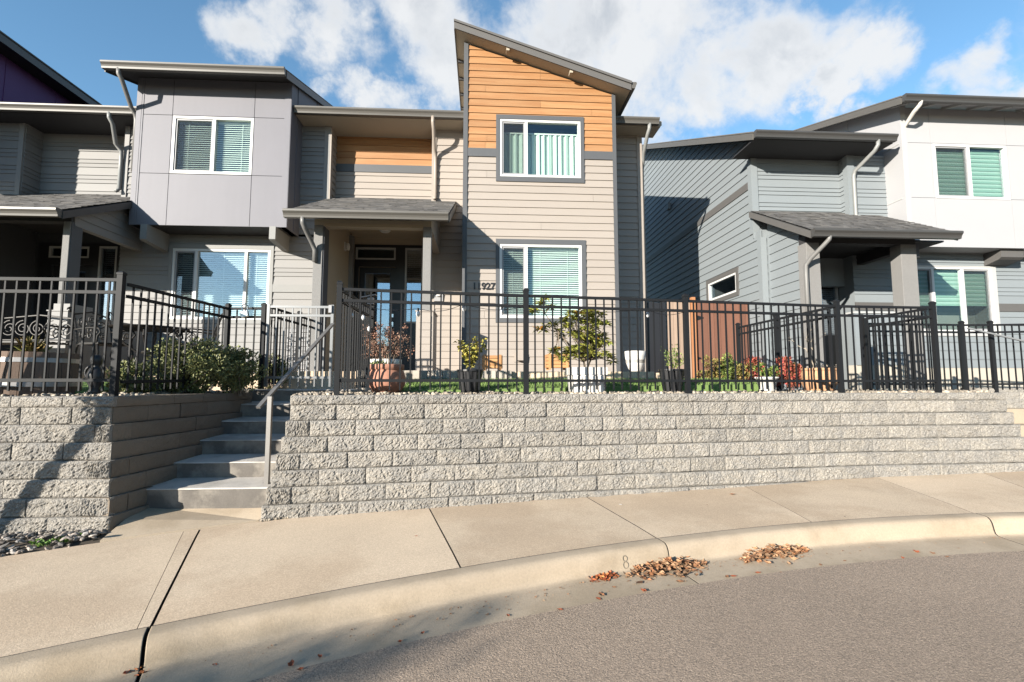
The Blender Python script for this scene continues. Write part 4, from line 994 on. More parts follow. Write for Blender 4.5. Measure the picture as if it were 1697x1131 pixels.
gutter(A, 'gutter_metal', -13, bx0 - .01, 9.65, EZa)
xd, xw = uX(181, 195, 9.6), uX(205.5, 250, Yw)
downspout(A, 'downspout_grey', [(xd, 9.59, EZa - .10), (xd, 9.60, EZa - .2), (xd + .03, 9.66, EZa - .3), (xw - .06, 9.95, EZa - .56), (xw, 10.03, EZa - .68), (xw, 10.04, EZa - .9), (xw, 10.04, 5.33), (xw - .02, 9.98, 5.27)])
PXRa = uX(102, 355, GY)
GZa = uZ(50, 348, GY); BZa = GZa + bsl * (Yr - GY)
porch_roof(A, -13, PXRa, GY, GZa, Yr, BZa, 'gutter_metal', deckm='soffit_dark', fm='dark_gutter')
pa0, pa1 = uX(101.5, 420, 8.38), uX(113, 420, 8.38)
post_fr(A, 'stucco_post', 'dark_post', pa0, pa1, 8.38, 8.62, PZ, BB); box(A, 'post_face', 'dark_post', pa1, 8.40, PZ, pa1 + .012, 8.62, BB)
box(A, 'beam', 'soffit_dark', -13, 8.39, BB, pa1, 8.55, BB + .2); box(A, 'beam', 'grey_siding', pa1 - .12, 8.55, BB - .02, pa1, Yw, BB + .2)
fg = right_face(pa1)
mb = MB(); 
siding(A, 'grey_siding', fg, 8.45, Yw, BB - .05, 6.0, .1455, clips=[(-bsl, 1, GZa - .1 - bsl * GY)])
wall_panel(A, 'grey_siding', fg, 8.5, Yw, BB - .05, 6.0, (), [(-bsl, 1, GZa - .1 - bsl * GY)], thick=.1)
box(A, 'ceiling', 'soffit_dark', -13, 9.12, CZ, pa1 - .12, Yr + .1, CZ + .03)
mb = MB(); c = at(94, 377, 9.4); mb.lathe([(.11, .0), (.11, -.02), (.085, -.045), (.0, -.05)], (c.x, 9.5, CZ), 20); mb.build('ceiling_light', 'lamp_white', A, smooth=True)
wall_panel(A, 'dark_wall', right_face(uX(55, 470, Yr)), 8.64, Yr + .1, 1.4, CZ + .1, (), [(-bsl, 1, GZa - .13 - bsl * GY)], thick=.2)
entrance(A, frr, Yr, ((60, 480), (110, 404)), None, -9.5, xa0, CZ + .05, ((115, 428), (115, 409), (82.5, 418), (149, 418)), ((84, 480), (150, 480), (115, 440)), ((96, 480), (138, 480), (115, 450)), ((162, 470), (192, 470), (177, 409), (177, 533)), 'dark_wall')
wall_panel(A, 'grey_siding', left_face(xa0), Yw, Yr + .05, 1.4, CZ + .1)
p0, p1 = uX(77, 550, 8.3), uX(110, 550, 8.3)
pd = box(A, 'pier', 'grey_siding', p0, 8.3, PZ, p1, 8.95, uZ(93, 516, 8.3)); box(pd, 'cap', 'grey_siding', p0 - .015, 8.285, uZ(93, 516, 8.3), p1 + .015, 8.965, uZ(93, 514, 8.3))
box(pd, 'cap', 'grey_siding', uX(86, 510, 8.3), 8.33, uZ(93, 514, 8.3), p1, 8.8, uZ(93, 503, 8.3))
box(A, 'wall', 'grey_siding', p1 + .0, 8.95, PZ, p1 + .05, 10.1, uZ(93, 520, 8.3))
mb = MB(); mb.box(-13, 7.5, ZY, xa0 + 1.2, Yr, PZ); mb.box(xa0 + 1.2, 9.0, ZY, Xparty - .2, Yr, PZ); mb.build('patio', 'concrete', kind='structure')
# ------------------------------------------------------------------ far left house, only its purple side wall shows above the eaves
Zh = thing('townhouse', 'house at the far left edge showing a dark purple panelled side wall under its roof', 'townhouse', (-12, 10, 1.6), 'row of townhouses')
q0, q1 = aX(0, 60, -9.85), aX(175, 178, -9.85); zp = (q0.z + q1.z) / 2
fz = right_face(-10.25)
wall_panel(Zh, 'purple_panel', fz, 8.6, 14.5, 5.5, zp - .1)
for y in (9.4, 10.65, 11.9, 13.1): mb = MB(); slab_from(mb, fz, [(y - .012, y + .012, 5.5, zp - .1)], (), .012, .0005); mb.build('batten', 'purple_panel', Zh)
roof_slab(Zh, 'soffit_dark', (-15, 8.2, zp - .02), (-9.85, 8.2, zp - .02), (-9.85, 14.6, zp - .02), (-15, 14.6, zp - .02), .12)
box(Zh, 'fascia', 'dark_gutter', -9.849, 8.2, zp - .17, -9.83, 14.62, zp); box(Zh, 'roof_covering', 'shingles', -15, 8.18, zp + .001, -9.81, 14.65, zp + .03)

# ------------------------------------------------------------------ right house (C)
C = thing('townhouse', 'blue-grey townhouse on the right with a long boarded side wall and a white panelled bay', 'townhouse', (6.5, 9.6, 1.4), 'row of townhouses')
XC = uX(1246, 300, 9.9); Yu, Yl, Yc = 9.9, 9.65, 9.2
cg_y = 9.05; cg_z = uZ(1363, 223.5, cg_y); csl = .46; zs_c = cg_z - .115
flc = left_face(XC)
pz = uZ(1600, 610, Yl)
sw = (aX(1221.5, 460, XC).y, aX(1175, 470, XC).y, aX(1219, 485, XC).z, aX(1219, 452, XC).z)
swt = (sw[0] - .10, sw[1] + .10, sw[2] - .10, sw[3] + .10)
belt = (aX(1237, 318, XC).z, aX(1237, 305.5, XC).z)
clipc = (-csl, 1.0, cg_z - .125 - csl * cg_y)
zmid = 4.62
wall_panel(C, 'green_grey_siding', flc, Yl + .0, 18.2, 1.3, zmid, [sw]); wall_panel(C, 'green_grey_siding', flc, Yu + .0, 18.2, zmid + .001, 10.5, (), [clipc])
nlow = pz + .178 * int((zmid - pz) / .178); siding(C, 'green_grey_siding', flc, Yl + .11, 18.2, pz, nlow, .178, [swt]); siding(C, 'green_grey_siding', flc, Yu + .11, 18.2, nlow, belt[0], .178)
siding(C, 'green_grey_siding', flc, Yu + .11, 18.2, belt[1], 10.5, .178, (), [clipc])
trim(C, 'fascia_grey', flc, Yu + .11, 18.2, belt[0], belt[1], .03, name='belt_board')
trim(C, 'green_grey_siding', flc, Yl - .03, Yl + .11, pz - .03, nlow, .032, name='corner_board'); trim(C, 'green_grey_siding', flc, Yu - .03, Yu + .11, nlow + .001, zs_c + .2, .032, name='corner_board')
window(C, flc, sw[0], sw[1], sw[2], sw[3], tr=swt, trm='fascia_grey', fill=None, glass='glass_dark', deep=.7)
mb = MB(); y = aX(1111, 343, XC).y; z = aX(1111, 343, XC).z; mb.box(XC - .10, y - .09, z - .09, XC - .022, y + .09, z + .09); mb.build('vent_hood', 'green_grey_siding', C)
box(C, 'foundation', 'foundation', XC + .01, Yl + .03, 1.0, XC + .2, 18, pz)
# upper front
fu, fl_ = front(Yu), front(Yl)
Xcr = uX(1391, 300, Yu); wx0 = uX(1497, 283, Yc)
wall_panel(C, 'green_grey_siding', fu, XC, Xcr + .1, 3.5, zs_c); siding(C, 'green_grey_siding', fu, XC + .11, Xcr, 4.6, zs_c, .1455, pattern=PAT); trim(C, 'green_grey_siding', fu, XC - .03, XC + .11, 4.5, zs_c, .034, name='corner_board')
wall_panel(C, 'green_grey_siding', left_face(Xcr), Yl, Yu, 3.5, zs_c); siding(C, 'green_grey_siding', left_face(Xcr), Yl + .1, Yu, 4.6, zs_c, .1455, pattern=PAT)
trim(C, 'green_grey_siding', left_face(Xcr), Yl - .034, Yl + .1, 4.5, zs_c, .03, name='corner_board')
wall_panel(C, 'green_grey_siding', fl_, Xcr, wx0 + .2, 3.5, zs_c); siding(C, 'green_grey_siding', fl_, Xcr + .12, wx0, 4.5, zs_c, .1455, pattern=PAT); trim(C, 'green_grey_siding', fl_, Xcr, Xcr + .12, 4.5, zs_c, .034, name='corner_board')
cx0, cx1 = max(uX(1245, 219, cg_y), XC - .42), uX(1481, 229, cg_y)
roof_slab(C, 'soffit_dark', (cx0, cg_y + .01, cg_z - .01), (cx1, cg_y + .01, cg_z - .01), (cx1, 18.3, cg_z - .01 + csl * (18.3 - cg_y)), (cx0, 18.3, cg_z - .01 + csl * (18.3 - cg_y)), .10)
roof_slab(C, 'shingles', (cx0 - .03, cg_y - .02, cg_z + .01), (cx1, cg_y - .02, cg_z + .01), (cx1, 18.3, cg_z + .015 + csl * (18.3 - cg_y)), (cx0 - .03, 18.3, cg_z + .015 + csl * (18.3 - cg_y)), .024, 'roof_covering')
box(C, 'soffit', 'soffit_dark', cx0 + .02, cg_y + .015, cg_z - .13, cx1 - .01, Yu + .03, cg_z - .112)
def rake(H, m, x, y0, z0, y1, s, h=.15, t=.024):
    q = s * (y1 - y0); mb = MB(); mb.hexa([(x, y0, z0 - h), (x + t, y0, z0 - h), (x + t, y1, z0 - h + q), (x, y1, z0 - h + q), (x, y0, z0 - .014), (x + t, y0, z0 - .014), (x + t, y1, z0 - .014 + q), (x, y1, z0 - .014 + q)]); mb.build('rake_board', m, H)
rake(C, 'gutter_metal', cx0 - .024, cg_y - .0, cg_z, 18.3, csl)
gutter(C, 'dark_gutter', cx0 - .0, cx1, cg_y, cg_z)
# white bay
fc = front(Yc); cb0 = uZ(1600, 410.5, Yc); wg_y = 8.8; wg_z = uZ(1600, 164.5, wg_y); wsl = .317; wxe = uX(1860, 300, Yc)
ww = dict(u0=uX(1547.5, 285, Yc), u1=uX(1669, 287, Yc), z0=uZ(1607, 330.5, Yc), z1=uZ(1607, 241, Yc))
wt = wg_z + .02
wall_panel(C, 'white_panel', fc, wx0 + .02, wxe, cb0 + .03, wt, [(ww['u0'], ww['u1'], ww['z0'], ww['z1'])])
jx = [wx0 + .10, uX(1544.5, 285, Yc), uX(1671.5, 287, Yc), wxe]; jz = [cb0, uZ(1607, 330, Yc), uZ(1607, 240, Yc), wt - .02]
for i in range(3):
    for j in range(3):
        mb = MB(); rc = cut([(jx[i] + .004, jx[i + 1] - .004, jz[j] + .004, jz[j + 1] - .004)], (ww['u0'] - .004, ww['u1'] + .004, ww['z0'] - .004, ww['z1'] + .004)); slab_from(mb, fc, rc, (), .012, .0005)
        if mb.v: mb.build('panel', 'white_panel', C)
trim(C, 'white_trim', fc, wx0, wx0 + .094, cb0, wt, .024, name='corner_board')
fs_ = left_face(wx0)
mb = MB(); slab_from(mb, fs_, [(Yc - .02, 14, cb0, 12)], [(-wsl, 1, wg_z - .07 - wsl * wg_y)], .01, -.12); mb.build('wall', 'white_panel', C)
mb = MB(); slab_from(mb, fs_, [(Yc + .05, Yl, jz[1] - .012, jz[1] + .012)], (), .018, .011); mb.build('batten', 'white_trim', C)
mb = MB(); slab_from(mb, fs_, [(Yc + .05, Yl, jz[2] - .012, jz[2] + .012)], (), .018, .011); mb.build('batten', 'white_trim', C)
for yy in (10.6, 11.8): mb = MB(); slab_from(mb, fs_, [(yy - .012, yy + .012, 6, 12)], [(-wsl, 1, wg_z - .07 - wsl * wg_y)], .018, .011); mb.build('batten', 'white_trim', C)
window(C, fc, mull=[uX(1606, 285, Yc)], fill='zebra', sash=(0,), glass='glass', **ww)
gx = uX(1494, 163, wg_y)
roof_slab(C, 'white_panel', (gx, wg_y + .01, wg_z - .01), (wxe, wg_y + .01, wg_z - .01), (wxe, 14, wg_z - .01 + wsl * (14 - wg_y)), (gx, 14, wg_z - .01 + wsl * (14 - wg_y)), .07)
roof_slab(C, 'shingles', (gx - .03, wg_y - .02, wg_z + .01), (wxe, wg_y - .02, wg_z + .01), (wxe, 14, wg_z + .015 + wsl * (14 - wg_y)), (gx - .03, 14, wg_z + .015 + wsl * (14 - wg_y)), .024, 'roof_covering')
rake(C, 'gutter_metal', gx - .024, wg_y, wg_z, 14, wsl); gutter(C, 'dark_gutter', gx, wxe, wg_y, wg_z)
for k in range(6):
    x = gx + .12 + .55 * k; mb = MB(); mb.hexa([(x, wg_y + .015, wg_z - .13), (x + .04, wg_y + .015, wg_z - .13), (x + .04, Yc, wg_z - .13 + wsl * .4), (x, Yc, wg_z - .13 + wsl * .4), (x, wg_y + .015, wg_z - .082), (x + .04, wg_y + .015, wg_z - .082), (x + .04, Yc, wg_z - .082 + wsl * .4), (x, Yc, wg_z - .082 + wsl * .4)]); mb.build('rafter', 'white_trim', C)
box(C, 'soffit', 'white_panel', wx0 + .02, Yc - .01, cb0, wxe, Yl + .1, cb0 + .028)
x0 = uX(1662, 425, 9.25); mb = MB(); pr = [(9.28, cb0 - .003), (9.28, cb0 - .16), (9.34, cb0 - .2), (Yl, cb0 - .27), (Yl, cb0 - .003)]; mb.prism([(x0, y, z) for y, z in pr], [(x0 + .5, y, z) for y, z in pr]); mb.build('bracket', 'fascia_grey', C)
xd = uX(1523, 176, wg_y)
downspout(C, 'downspout_white', [(xd, wg_y - .05, wg_z - .10), (xd - .005, wg_y - .03, wg_z - .17), (xd - .06, wg_y + .05, wg_z - .27), (uX(1480, 217, 9.5), 9.25, uZ(1480, 215, 9.3)), (uX(1470, 222, 9.5), 9.33, cg_z + .07)])
xd, xw = uX(1429, 236, 9.4), uX(1411, 300, Yl)
downspout(C, 'downspout_grey', [(xd, cg_y - .05, cg_z - .10), (xd, cg_y - .04, cg_z - .2), (xd - .04, cg_y + .0, cg_z - .3), (xw + .03, Yl - .09, cg_z - .48), (xw, Yl - .07, cg_z - .6), (xw, Yl - .065, 4.95), (xw + .05, Yl - .12, 4.88)])
# lower front: window wall, porch
cw = dict(u0=uX(1517, 495, Yl), u1=uX(1645, 495, Yl), z0=uZ(1580, 551, Yl), z1=uZ(1580, 443, Yl)); cwt = (cw['u0'] - .07, cw['u1'] + .09, cw['z0'] - .08, cw['z1'] + .02)
al1 = uX(1415, 480, Yl)
wall_panel(C, 'green_grey_siding', fl_, al1, wxe, 1.2, cb0 + .05, [(cw['u0'], cw['u1'], cw['z0'], cw['z1'])])
zb2 = (uZ(1670, 517, Yl), uZ(1670, 504, Yl))
siding(C, 'green_grey_siding', fl_, al1, wxe, pz, zb2[0], .178, [cwt]); siding(C, 'green_grey_siding', fl_, al1, wxe, zb2[1], cb0, .1455, [cwt], pattern=PAT)
for q in ((cwt[1], wxe), (al1, cwt[0])): trim(C, 'fascia_grey', fl_, q[0], q[1], zb2[0], zb2[1], .03, name='belt_board')
window(C, fl_, mull=[uX(1547, 495, Yl), uX(1596.5, 495, Yl)], tr=cwt, trm='white_trim', fill='zebra', blind_to=.40, sash=(0, 2), glass='glass', **cw)
box(C, 'foundation', 'foundation', al1, Yl - .01, 1.0, wxe, Yl + .2, pz)
pg_z = uZ(1465, 384.5, GY); pcl, pcr = uX(1345, 384, GY), uX(1585, 390, GY); pcb = uZ(1330, 352.5, Yu)
porch_roof(C, pcl, pcr, GY, pg_z, Yu, pcb, 'dark_gutter', rakeR=True, rakeL=True, deckm='soffit_dark')
BC = pg_z - .10
lp0, lp1 = uX(1338, 450, 8.38), uX(1360, 450, 8.38)
Xpl = uX(1304, 430, 9.05)
post_fr(C, 'stucco_post', 'stucco_post', lp0, lp1, 8.38, 8.62, 1.3, BC)
rp0, rp1 = uX(1495, 450, 8.38), uX(1521, 450, 8.38); post_fr(C, 'stucco_post', 'stucco_post', rp0, rp1, 8.38, 8.62, 1.3, BC)
box(C, 'beam', 'soffit_dark', lp0, 8.39, BC, rp1, 8.58, BC + .14); box(C, 'beam', 'soffit_dark', rp1 - .14, 8.58, BC - .08, rp1, Yl, BC + .14); box(C, 'beam', 'dark_post', rp1, 8.45, BC - .22, rp1 + .12, 8.6, BC + .05)
wall_panel(C, 'green_grey_siding', left_face(Xpl), 8.64, Yl, 1.3, 5.2, (), [(-(pcb - pg_z) / (Yu - GY), 1, pg_z - .10 - (pcb - pg_z) / (Yu - GY) * GY)], thick=.2)
siding(C, 'green_grey_siding', left_face(Xpl), 8.64, Yl - .06, pz, 5.2, .178, clips=[(-(pcb - pg_z) / (Yu - GY), 1, pg_z - .10 - (pcb - pg_z) / (Yu - GY) * GY)])
trim(C, 'green_grey_siding', left_face(Xpl), Yl - .06, Yl, pz, 4.5, .03, name='corner_board')
wall_panel(C, 'green_grey_siding', fl_, XC, Xpl + .2, 1.3, 4.6); trim(C, 'green_grey_siding', fl_, XC - .03, XC + .09, pz - .03, 4.45, .034, name='corner_board'); siding(C, 'green_grey_siding', fl_, XC + .09, Xpl - .03, pz, 4.4, .178)
box(C, 'ceiling', 'soffit_dark', Xpl, 8.6, BC + .12, al1 + 1.0, 10.2, BC + .15)
entrance(C, front(10.1), 10.1, ((1340, 480), (1370, 425)), None, Xpl + .15, al1 + .1, BC + .15, ((1400, 433), (1400, 420), (1396, 426), (1412, 426)), ((1393, 480), (1414, 480), (1400, 437)), ((1396, 480), (1411, 480), (1400, 445)), ((1358, 490), (1388, 490), (1372, 437), (1372, 556)), 'green_grey_siding', zf=1.55)
wall_panel(C, 'green_grey_siding', left_face(al1), Yl, 10.15, 1.3, BC + .15)
hw0, hw1 = uX(1416, 560, 8.3), uX(1500, 560, 8.3); hz = uZ(1450, 520, 8.3)
wall_panel(C, 'green_grey_siding', front(8.3), hw0, hw1, 1.3, hz); siding(C, 'green_grey_siding', front(8.3), hw0 + .11, hw1, pz, hz, .178); trim(C, 'green_grey_siding', front(8.3), hw0, hw0 + .11, pz, hz, .034, name='corner_board'); box(C, 'cap', 'white_trim', hw0 - .02, 8.26, hz, hw1 + .02, 8.46, hz + .03)
xd = uX(1372, 395, GY); xw = uX(1337, 440, 8.3)
downspout(C, 'downspout_dark', [(xd, GY - .05, pg_z - .10), (xd, GY - .03, pg_z - .16), (xd - .05, GY + .03, pg_z - .24), (xw + .05, 8.24, pg_z - .42), (xw, 8.32, pg_z - .53), (xw, 8.33, pg_z - .7), (xw, 8.33, 1.4)])
box(C, 'foundation', 'foundation', hw0, 8.29, 1.0, hw1, 8.5, pz)
xd, xw = uX(503, 366, GY), uX(521, 408, 8.3)
downspout(B, 'downspout_dark', [(xd, GY - .05, GZ - .10), (xd, GY - .03, GZ - .2), (xd + .02, GY + .04, GZ - .28), (xw - .03, 8.28, GZ - .45), (xw, 8.335, GZ - .55), (xw, 8.34, GZ - .75)])
# ================================================================== FENCES, GATES, RAILS
GF = 'black picket fences and gates round the front yards'
PICK = {}
def picket_mesh(m, L=1.045, w=.0148):
    k = (m, round(L, 3))
    if k not in PICK:
        mb = MB(); mb.box(-w / 2, -w / 2, 0, w / 2, w / 2, L); PICK[k] = mesh_of(mb, 'picket', m)
    return PICK[k]
def post_mesh(m, h=1.17, w=.052):
    k = ('post', m, h)
    if k not in PICK:
        mb = MB(); a = w / 2; mb.box(-a, -a, 0, a, a, h - .035); b = a + .004
        mb.add([(-b, -b, h - .036), (b, -b, h - .036), (b, b, h - .036), (-b, b, h - .036), (-b, -b, h - .018), (b, -b, h - .018), (b, b, h - .018), (-b, b, h - .018),
                (-a * .55, -a * .55, h), (a * .55, -a * .55, h), (a * .55, a * .55, h), (-a * .55, a * .55, h)],
               [(3, 2, 1, 0), (0, 1, 5, 4), (1, 2, 6, 5), (2, 3, 7, 6), (3, 0, 4, 7), (4, 5, 9, 8), (5, 6, 10, 9), (6, 7, 11, 10), (7, 4, 8, 11), (8, 9, 10, 11)])
        PICK[k] = mesh_of(mb, 'fence_post', m)
    return PICK[k]
def fence(name, label, cat, pts, m='fence_metal', posts=None, sp=.104, h=1.17, low=.045, group=GF, rails=(1.085, .968, .145), fill=True):
    t = thing(name, label, cat, pts[0], group)
    for i, p in enumerate(pts):
        if posts is None or i in posts:
            d = Vector(pts[min(i + 1, len(pts) - 1)]) - Vector(pts[max(i - 1, 0)]); inst('fence_post', post_mesh(m, h), t, p, math.atan2(d.y, d.x))
    pm = picket_mesh(m, rails[0] - low)
    for a, b in zip(pts[:-1], pts[1:]):
        a, b = Vector(a), Vector(b); d = b - a; L = Vector((d.x, d.y, 0)).length; u = d / L
        for rz in rails:
            mb = MB(); mb.bar(a + u * .026 + Vector((0, 0, rz)), b - u * .026 + Vector((0, 0, rz)), .026, .030); mb.build('rail', m, t)
        n = max(1, round(L / sp)); ang = math.atan2(d.y, d.x)
        for k in range(1, n):
            p = a.lerp(b, k / n); inst('picket', pm, t, p + Vector((0, 0, low)), ang)
    return t
def gate(name, label, a, b, m, rails=(1.0, .885, .11), low=.02, sp=.104, h=1.03):
    t = thing(name, label, 'gate', a, GF); a, b = Vector(a), Vector(b); d = b - a; L = d.length; u = d / L; ang = math.atan2(d.y, d.x)
    for p in (a, b):
        mb = MB(); mb.bar(p + Vector((0, 0, low)), p + Vector((0, 0, h)), .036, .036); mb.build('stile', m, t)
    for rz in rails:
        mb = MB(); mb.bar(a + u * .018 + Vector((0, 0, rz)), b - u * .018 + Vector((0, 0, rz)), .026, .030); mb.build('rail', m, t)
    n = max(1, round(L / sp)); pm = picket_mesh(m, rails[0] - low)
    for k in range(1, n): inst('picket', pm, t, a.lerp(b, k / n) + Vector((0, 0, low)), ang)
    return t
P3 = lambda p, z=ZC: (p.x, p.y, z)
fence('picket_fence', 'black picket fence standing along the top of the long curving block wall', 'fence', [P3(p) for p in FP])
YG = 6.6                                       # line of the gate at the head of the steps
LP = Vector((LC.x - .12, LC.y + .17, 0)); LP2 = Vector((uX(374, 600, YG), YG, 0)); LP3 = Vector((uX(434, 600, YG), YG, 0))
fence('picket_fence', 'nearest black picket fence, on the left block wall in front of the barrel', 'fence', [(-8.9, LP.y + .02, ZC), (-6.9, LP.y + .015, ZC), P3(LP)])
fence('picket_fence', 'black picket fence running back from the left wall corner beside the steps to the gate', 'fence', [P3(LP + Vector((.0, .06, 0))), P3(LP2, ZC + .03), P3(LP3, ZC + .04)], posts=(1, 2), h=1.13, rails=(1.06, .945, .13))
fence('picket_fence', 'short black picket fence running back from the corner post beside the top of the steps', 'fence', [P3(FP[0] + Vector((0, .05, 0))), (FP[0].x, 6.6, ZC + .02)], posts=(1,))
fence('picket_fence', 'dark picket fence behind the silver gate, between the path and the hedge', 'fence', [(LP3.x + .02, YG + .1, ZC + .05), (LP3.x + .02, 7.8, ZC + .07), (LP3.x + .02, 9.0, ZC + .09)], posts=(1, 2))
g1 = gate('garden_gate', 'pale silver picket gate closed across the head of the concrete steps', (LP3.x + .065, YG - .01, ZC + .05), (uX(549, 600, YG), YG - .01, ZC + .05), 'silver_metal', rails=(1.07, .955, .14), h=1.10)
mb = MB(); p = (uX(549, 520, YG), YG - .03, uZ(549, 512, YG)); mb.box(p[0] - .02, p[1] - .03, p[2] - .06, p[0] + .02, p[1] + .0, p[2] + .04); mb.build('latch', 'plastic_grey', g1)
# right: boundary fence, return fence, gate and the fence beyond the steps
R4_ = FP[3]
YBk = R4_.x * FPX / (1237 - 800)
fence('picket_fence', 'black picket fence running back between the two yards behind the red shrubs', 'fence', [(R4_.x, R4_.y + .06, ZC), (R4_.x, 7.2, ZC), (R4_.x, YBk, ZC)], posts=(1, 2))
R5_ = FP[4]
fence('picket_fence', 'black picket fence running back from the right end post of the long fence', 'fence', [(R5_.x, R5_.y + .06, ZC), (R5_.x, 7.15, ZC)], posts=(1,))
gate('garden_gate', 'black picket gate seen at an angle behind the right end of the long fence', (R5_.x - .28, 6.75, ZC + .02), (uX(1442, 600, 7.5), 7.5, ZC + .02), 'black_metal')
RP1 = Vector((uX(1598, 600, 7.3), 7.3, 0)); RP2 = Vector((uX(1646, 600, 7.25), 7.25, 0)); RP3 = Vector((10.6, 6.9, 0))
fence('picket_fence', 'black picket fence at the right edge beyond the tan steps', 'fence', [P3(RP1, ZC - .03), P3(RP2, ZC - .03), P3(RP3, ZC - .01)], h=1.13, rails=(1.06, .945, .13))
gate('garden_gate', 'black picket gate between the end of the long fence and the right-hand handrail', (R5_.x + .12, 7.2, ZC - .02), (RP1.x - .06, 7.28, ZC - .02), 'black_metal', rails=(1.05, .935, .12), h=1.06)
def handrail(label, foot, top, bot, lower_post=True):
    t = thing('handrail', label, 'handrail', foot if foot else top, 'metal handrails by the steps')
    mb = MB(); mb.bar(bot, top, .045, .022); mb.build('rail', 'silver_metal' if not foot else 'steel_rail', t)
    if foot:
        q = Vector(foot); s = (Vector(bot) - Vector(top)); k = .12; hit = Vector(bot).lerp(Vector(top), k)
        mb = MB(); mb.bar(q, Vector((q.x, q.y, hit.z - .01)), .040, .040); mb.build('post', 'steel_rail', t)
    return t
mat('steel_rail', (.23, .22, .21), .42, .15, 5, .06, 60, metal=.55)
YH = 4.98
hb = at(428, 676, YH); ht = Vector((uX(552, 537, 6.35), 6.35, uZ(552, 537, 6.35))); hf = (uX(438, 829, 4.95), 4.99, .28)
handrail('weathered grey metal handrail sloping up beside the concrete steps', hf, ht, hb)
handrail('silver metal handrail sloping down to the right edge', None, Vector((RP1.x + .02, 7.22, uZ(1595, 544, 7.22))), Vector((9.3, 6.3, uZ(1697, 592, 6.75) - .22)))
# wooden yard fence in the gap between the houses
wf = thing('wooden_fence', 'brown wooden board fence closing the gap between the two houses', 'fence', (4.5, 10.2, 1.3))
yf = 10.2; xa, xb_ = uX(1152, 560, yf), XC - .03; zt = uZ(1190, 501, yf)
def boards(par, x0, x1, w, m, y, z0, ztop, dog=True):
    x = x0
    while x < x1 - .03:
        x2 = min(x + w, x1); zz = ztop + random.uniform(-.012, .012); mb = MB(); c = .02
        pts = [(x + .003, z0), (x2 - .003, z0), (x2 - .003, zz - c), (x2 - .003 - c, zz), (x + .003 + c, zz), (x + .003, zz - c)]
        dy = random.uniform(-.004, .004); mb.prism([(a, y - .018 + dy, b) for a, b in pts], [(a, y + dy, b) for a, b in pts]); mb.build('fence_board', m, par); x = x2
boards(wf, xa, xb_, .14, 'fence_wood', yf, 1.36, zt)
box(wf, 'post', 'fence_wood_new', uX(1145, 560, yf), yf - .10, 1.3, uX(1151, 560, yf), yf - .0, uZ(1148, 494, yf))
box(wf, 'rail', 'fence_wood', xa, yf + .0015, zt - .3, xb_, yf + .04, zt - .21); box(wf, 'rail', 'fence_wood', xa, yf + .0015, 1.6, xb_, yf + .04, 1.69)
for px, py in ((1154, 527), (1150, 594)):
    mb = MB(); c = at(px, py, yf - .03); mb.prism([(c.x - .03, yf - .03, c.z - .06), (c.x + .0, yf - .03, c.z - .06), (c.x + .16, yf - .03, c.z - .01), (c.x + .16, yf - .03, c.z + .01), (c.x, yf - .03, c.z + .06), (c.x - .03, yf - .03, c.z + .06)], [(c.x - .03, yf - .02, c.z - .06), (c.x + .0, yf - .02, c.z - .06), (c.x + .16, yf - .02, c.z - .01), (c.x + .16, yf - .02, c.z + .01), (c.x, yf - .02, c.z + .06), (c.x - .03, yf - .02, c.z + .06)]); mb.build('hinge', 'black_metal', wf)
wg = thing('wooden_gate', 'weathered pale wooden boards beside the dark gap, left of the brown fence', 'fence', (3.9, 10.15, 1.3))
boards(wg, uX(1106, 560, yf), uX(1144, 560, yf), .13, 'fence_wood_grey', yf - .02, 1.36, zt)
wd = thing('wooden_gate', 'boarded gate coloured black for the shade at the right corner of the tower house', 'gate', (3.4, 10.2, 1.3))
boards(wd, uX(1064, 560, yf), uX(1105.5, 560, yf), .13, 'door_dark', yf, 1.36, zt - .02)  # near-black board colour stands for the shade in the gap

# ================================================================== YARD OBJECTS
def leafquad(mb, p, d, n, L, w):
    d, n = Vector(d).normalized(), Vector(n); s = d.cross(n)
    s = s.normalized() if s.length > 1e-4 else Vector((1, 0, 0)); n = s.cross(d); p = Vector(p)
    m = p + d * L * .5; mb.add([p, m + s * w / 2 + n * w * .15, p + d * L - n * L * .12, m - s * w / 2 + n * w * .15], [(0, 1, 2), (0, 2, 3)])
def rv(): 
    while True:
        v = Vector((random.uniform(-1, 1), random.uniform(-1, 1), random.uniform(-1, 1)))
        if .01 < v.length < 1: return v.normalized()
def foliage(mb, c, rad, n, L, w, clumps=14, up=.3):
    cs = []
    for _ in range(clumps):
        v = rv(); q = random.random() ** .4; cs.append((Vector((c[0] + v.x * rad[0] * q, c[1] + v.y * rad[1] * q, c[2] + v.z * rad[2] * q)), random.uniform(.22, .42) * min(rad)))
    for _ in range(n):
        k, r = random.choice(cs); v = rv(); p = k + v * r * random.uniform(.6, 1.1)
        leafquad(mb, p, v + Vector((0, 0, up)) + rv() * .6, rv(), L * random.uniform(.6, 1.2), w * random.uniform(.7, 1.2))
    return cs
def pot(name, label, cat, m, prof, c, n=28, group=None, flute=0, nf=0, soil=None):
    t = thing(name, label, cat, c, group); mb = MB(); mb.lathe(prof, c, n, flute, nf); mb.build('body', m, t, smooth=not nf)
    if soil:
        mb = MB(); mb.lathe([(soil[0], soil[1] - .02), (soil[0], soil[1]), (0, soil[1] + .01)], c, 16); mb.build('soil', 'soil', t)
    return t
PG = 'planted pots along the fence'
def hollow(prof, t=.02, depth=.06): r, z = prof[-1]; return prof + [(r - t, z), (r - t, z - depth), (.001, z - depth)]
def plant(name, label, cat, c, group=None): return thing(name, label, cat, c, group)
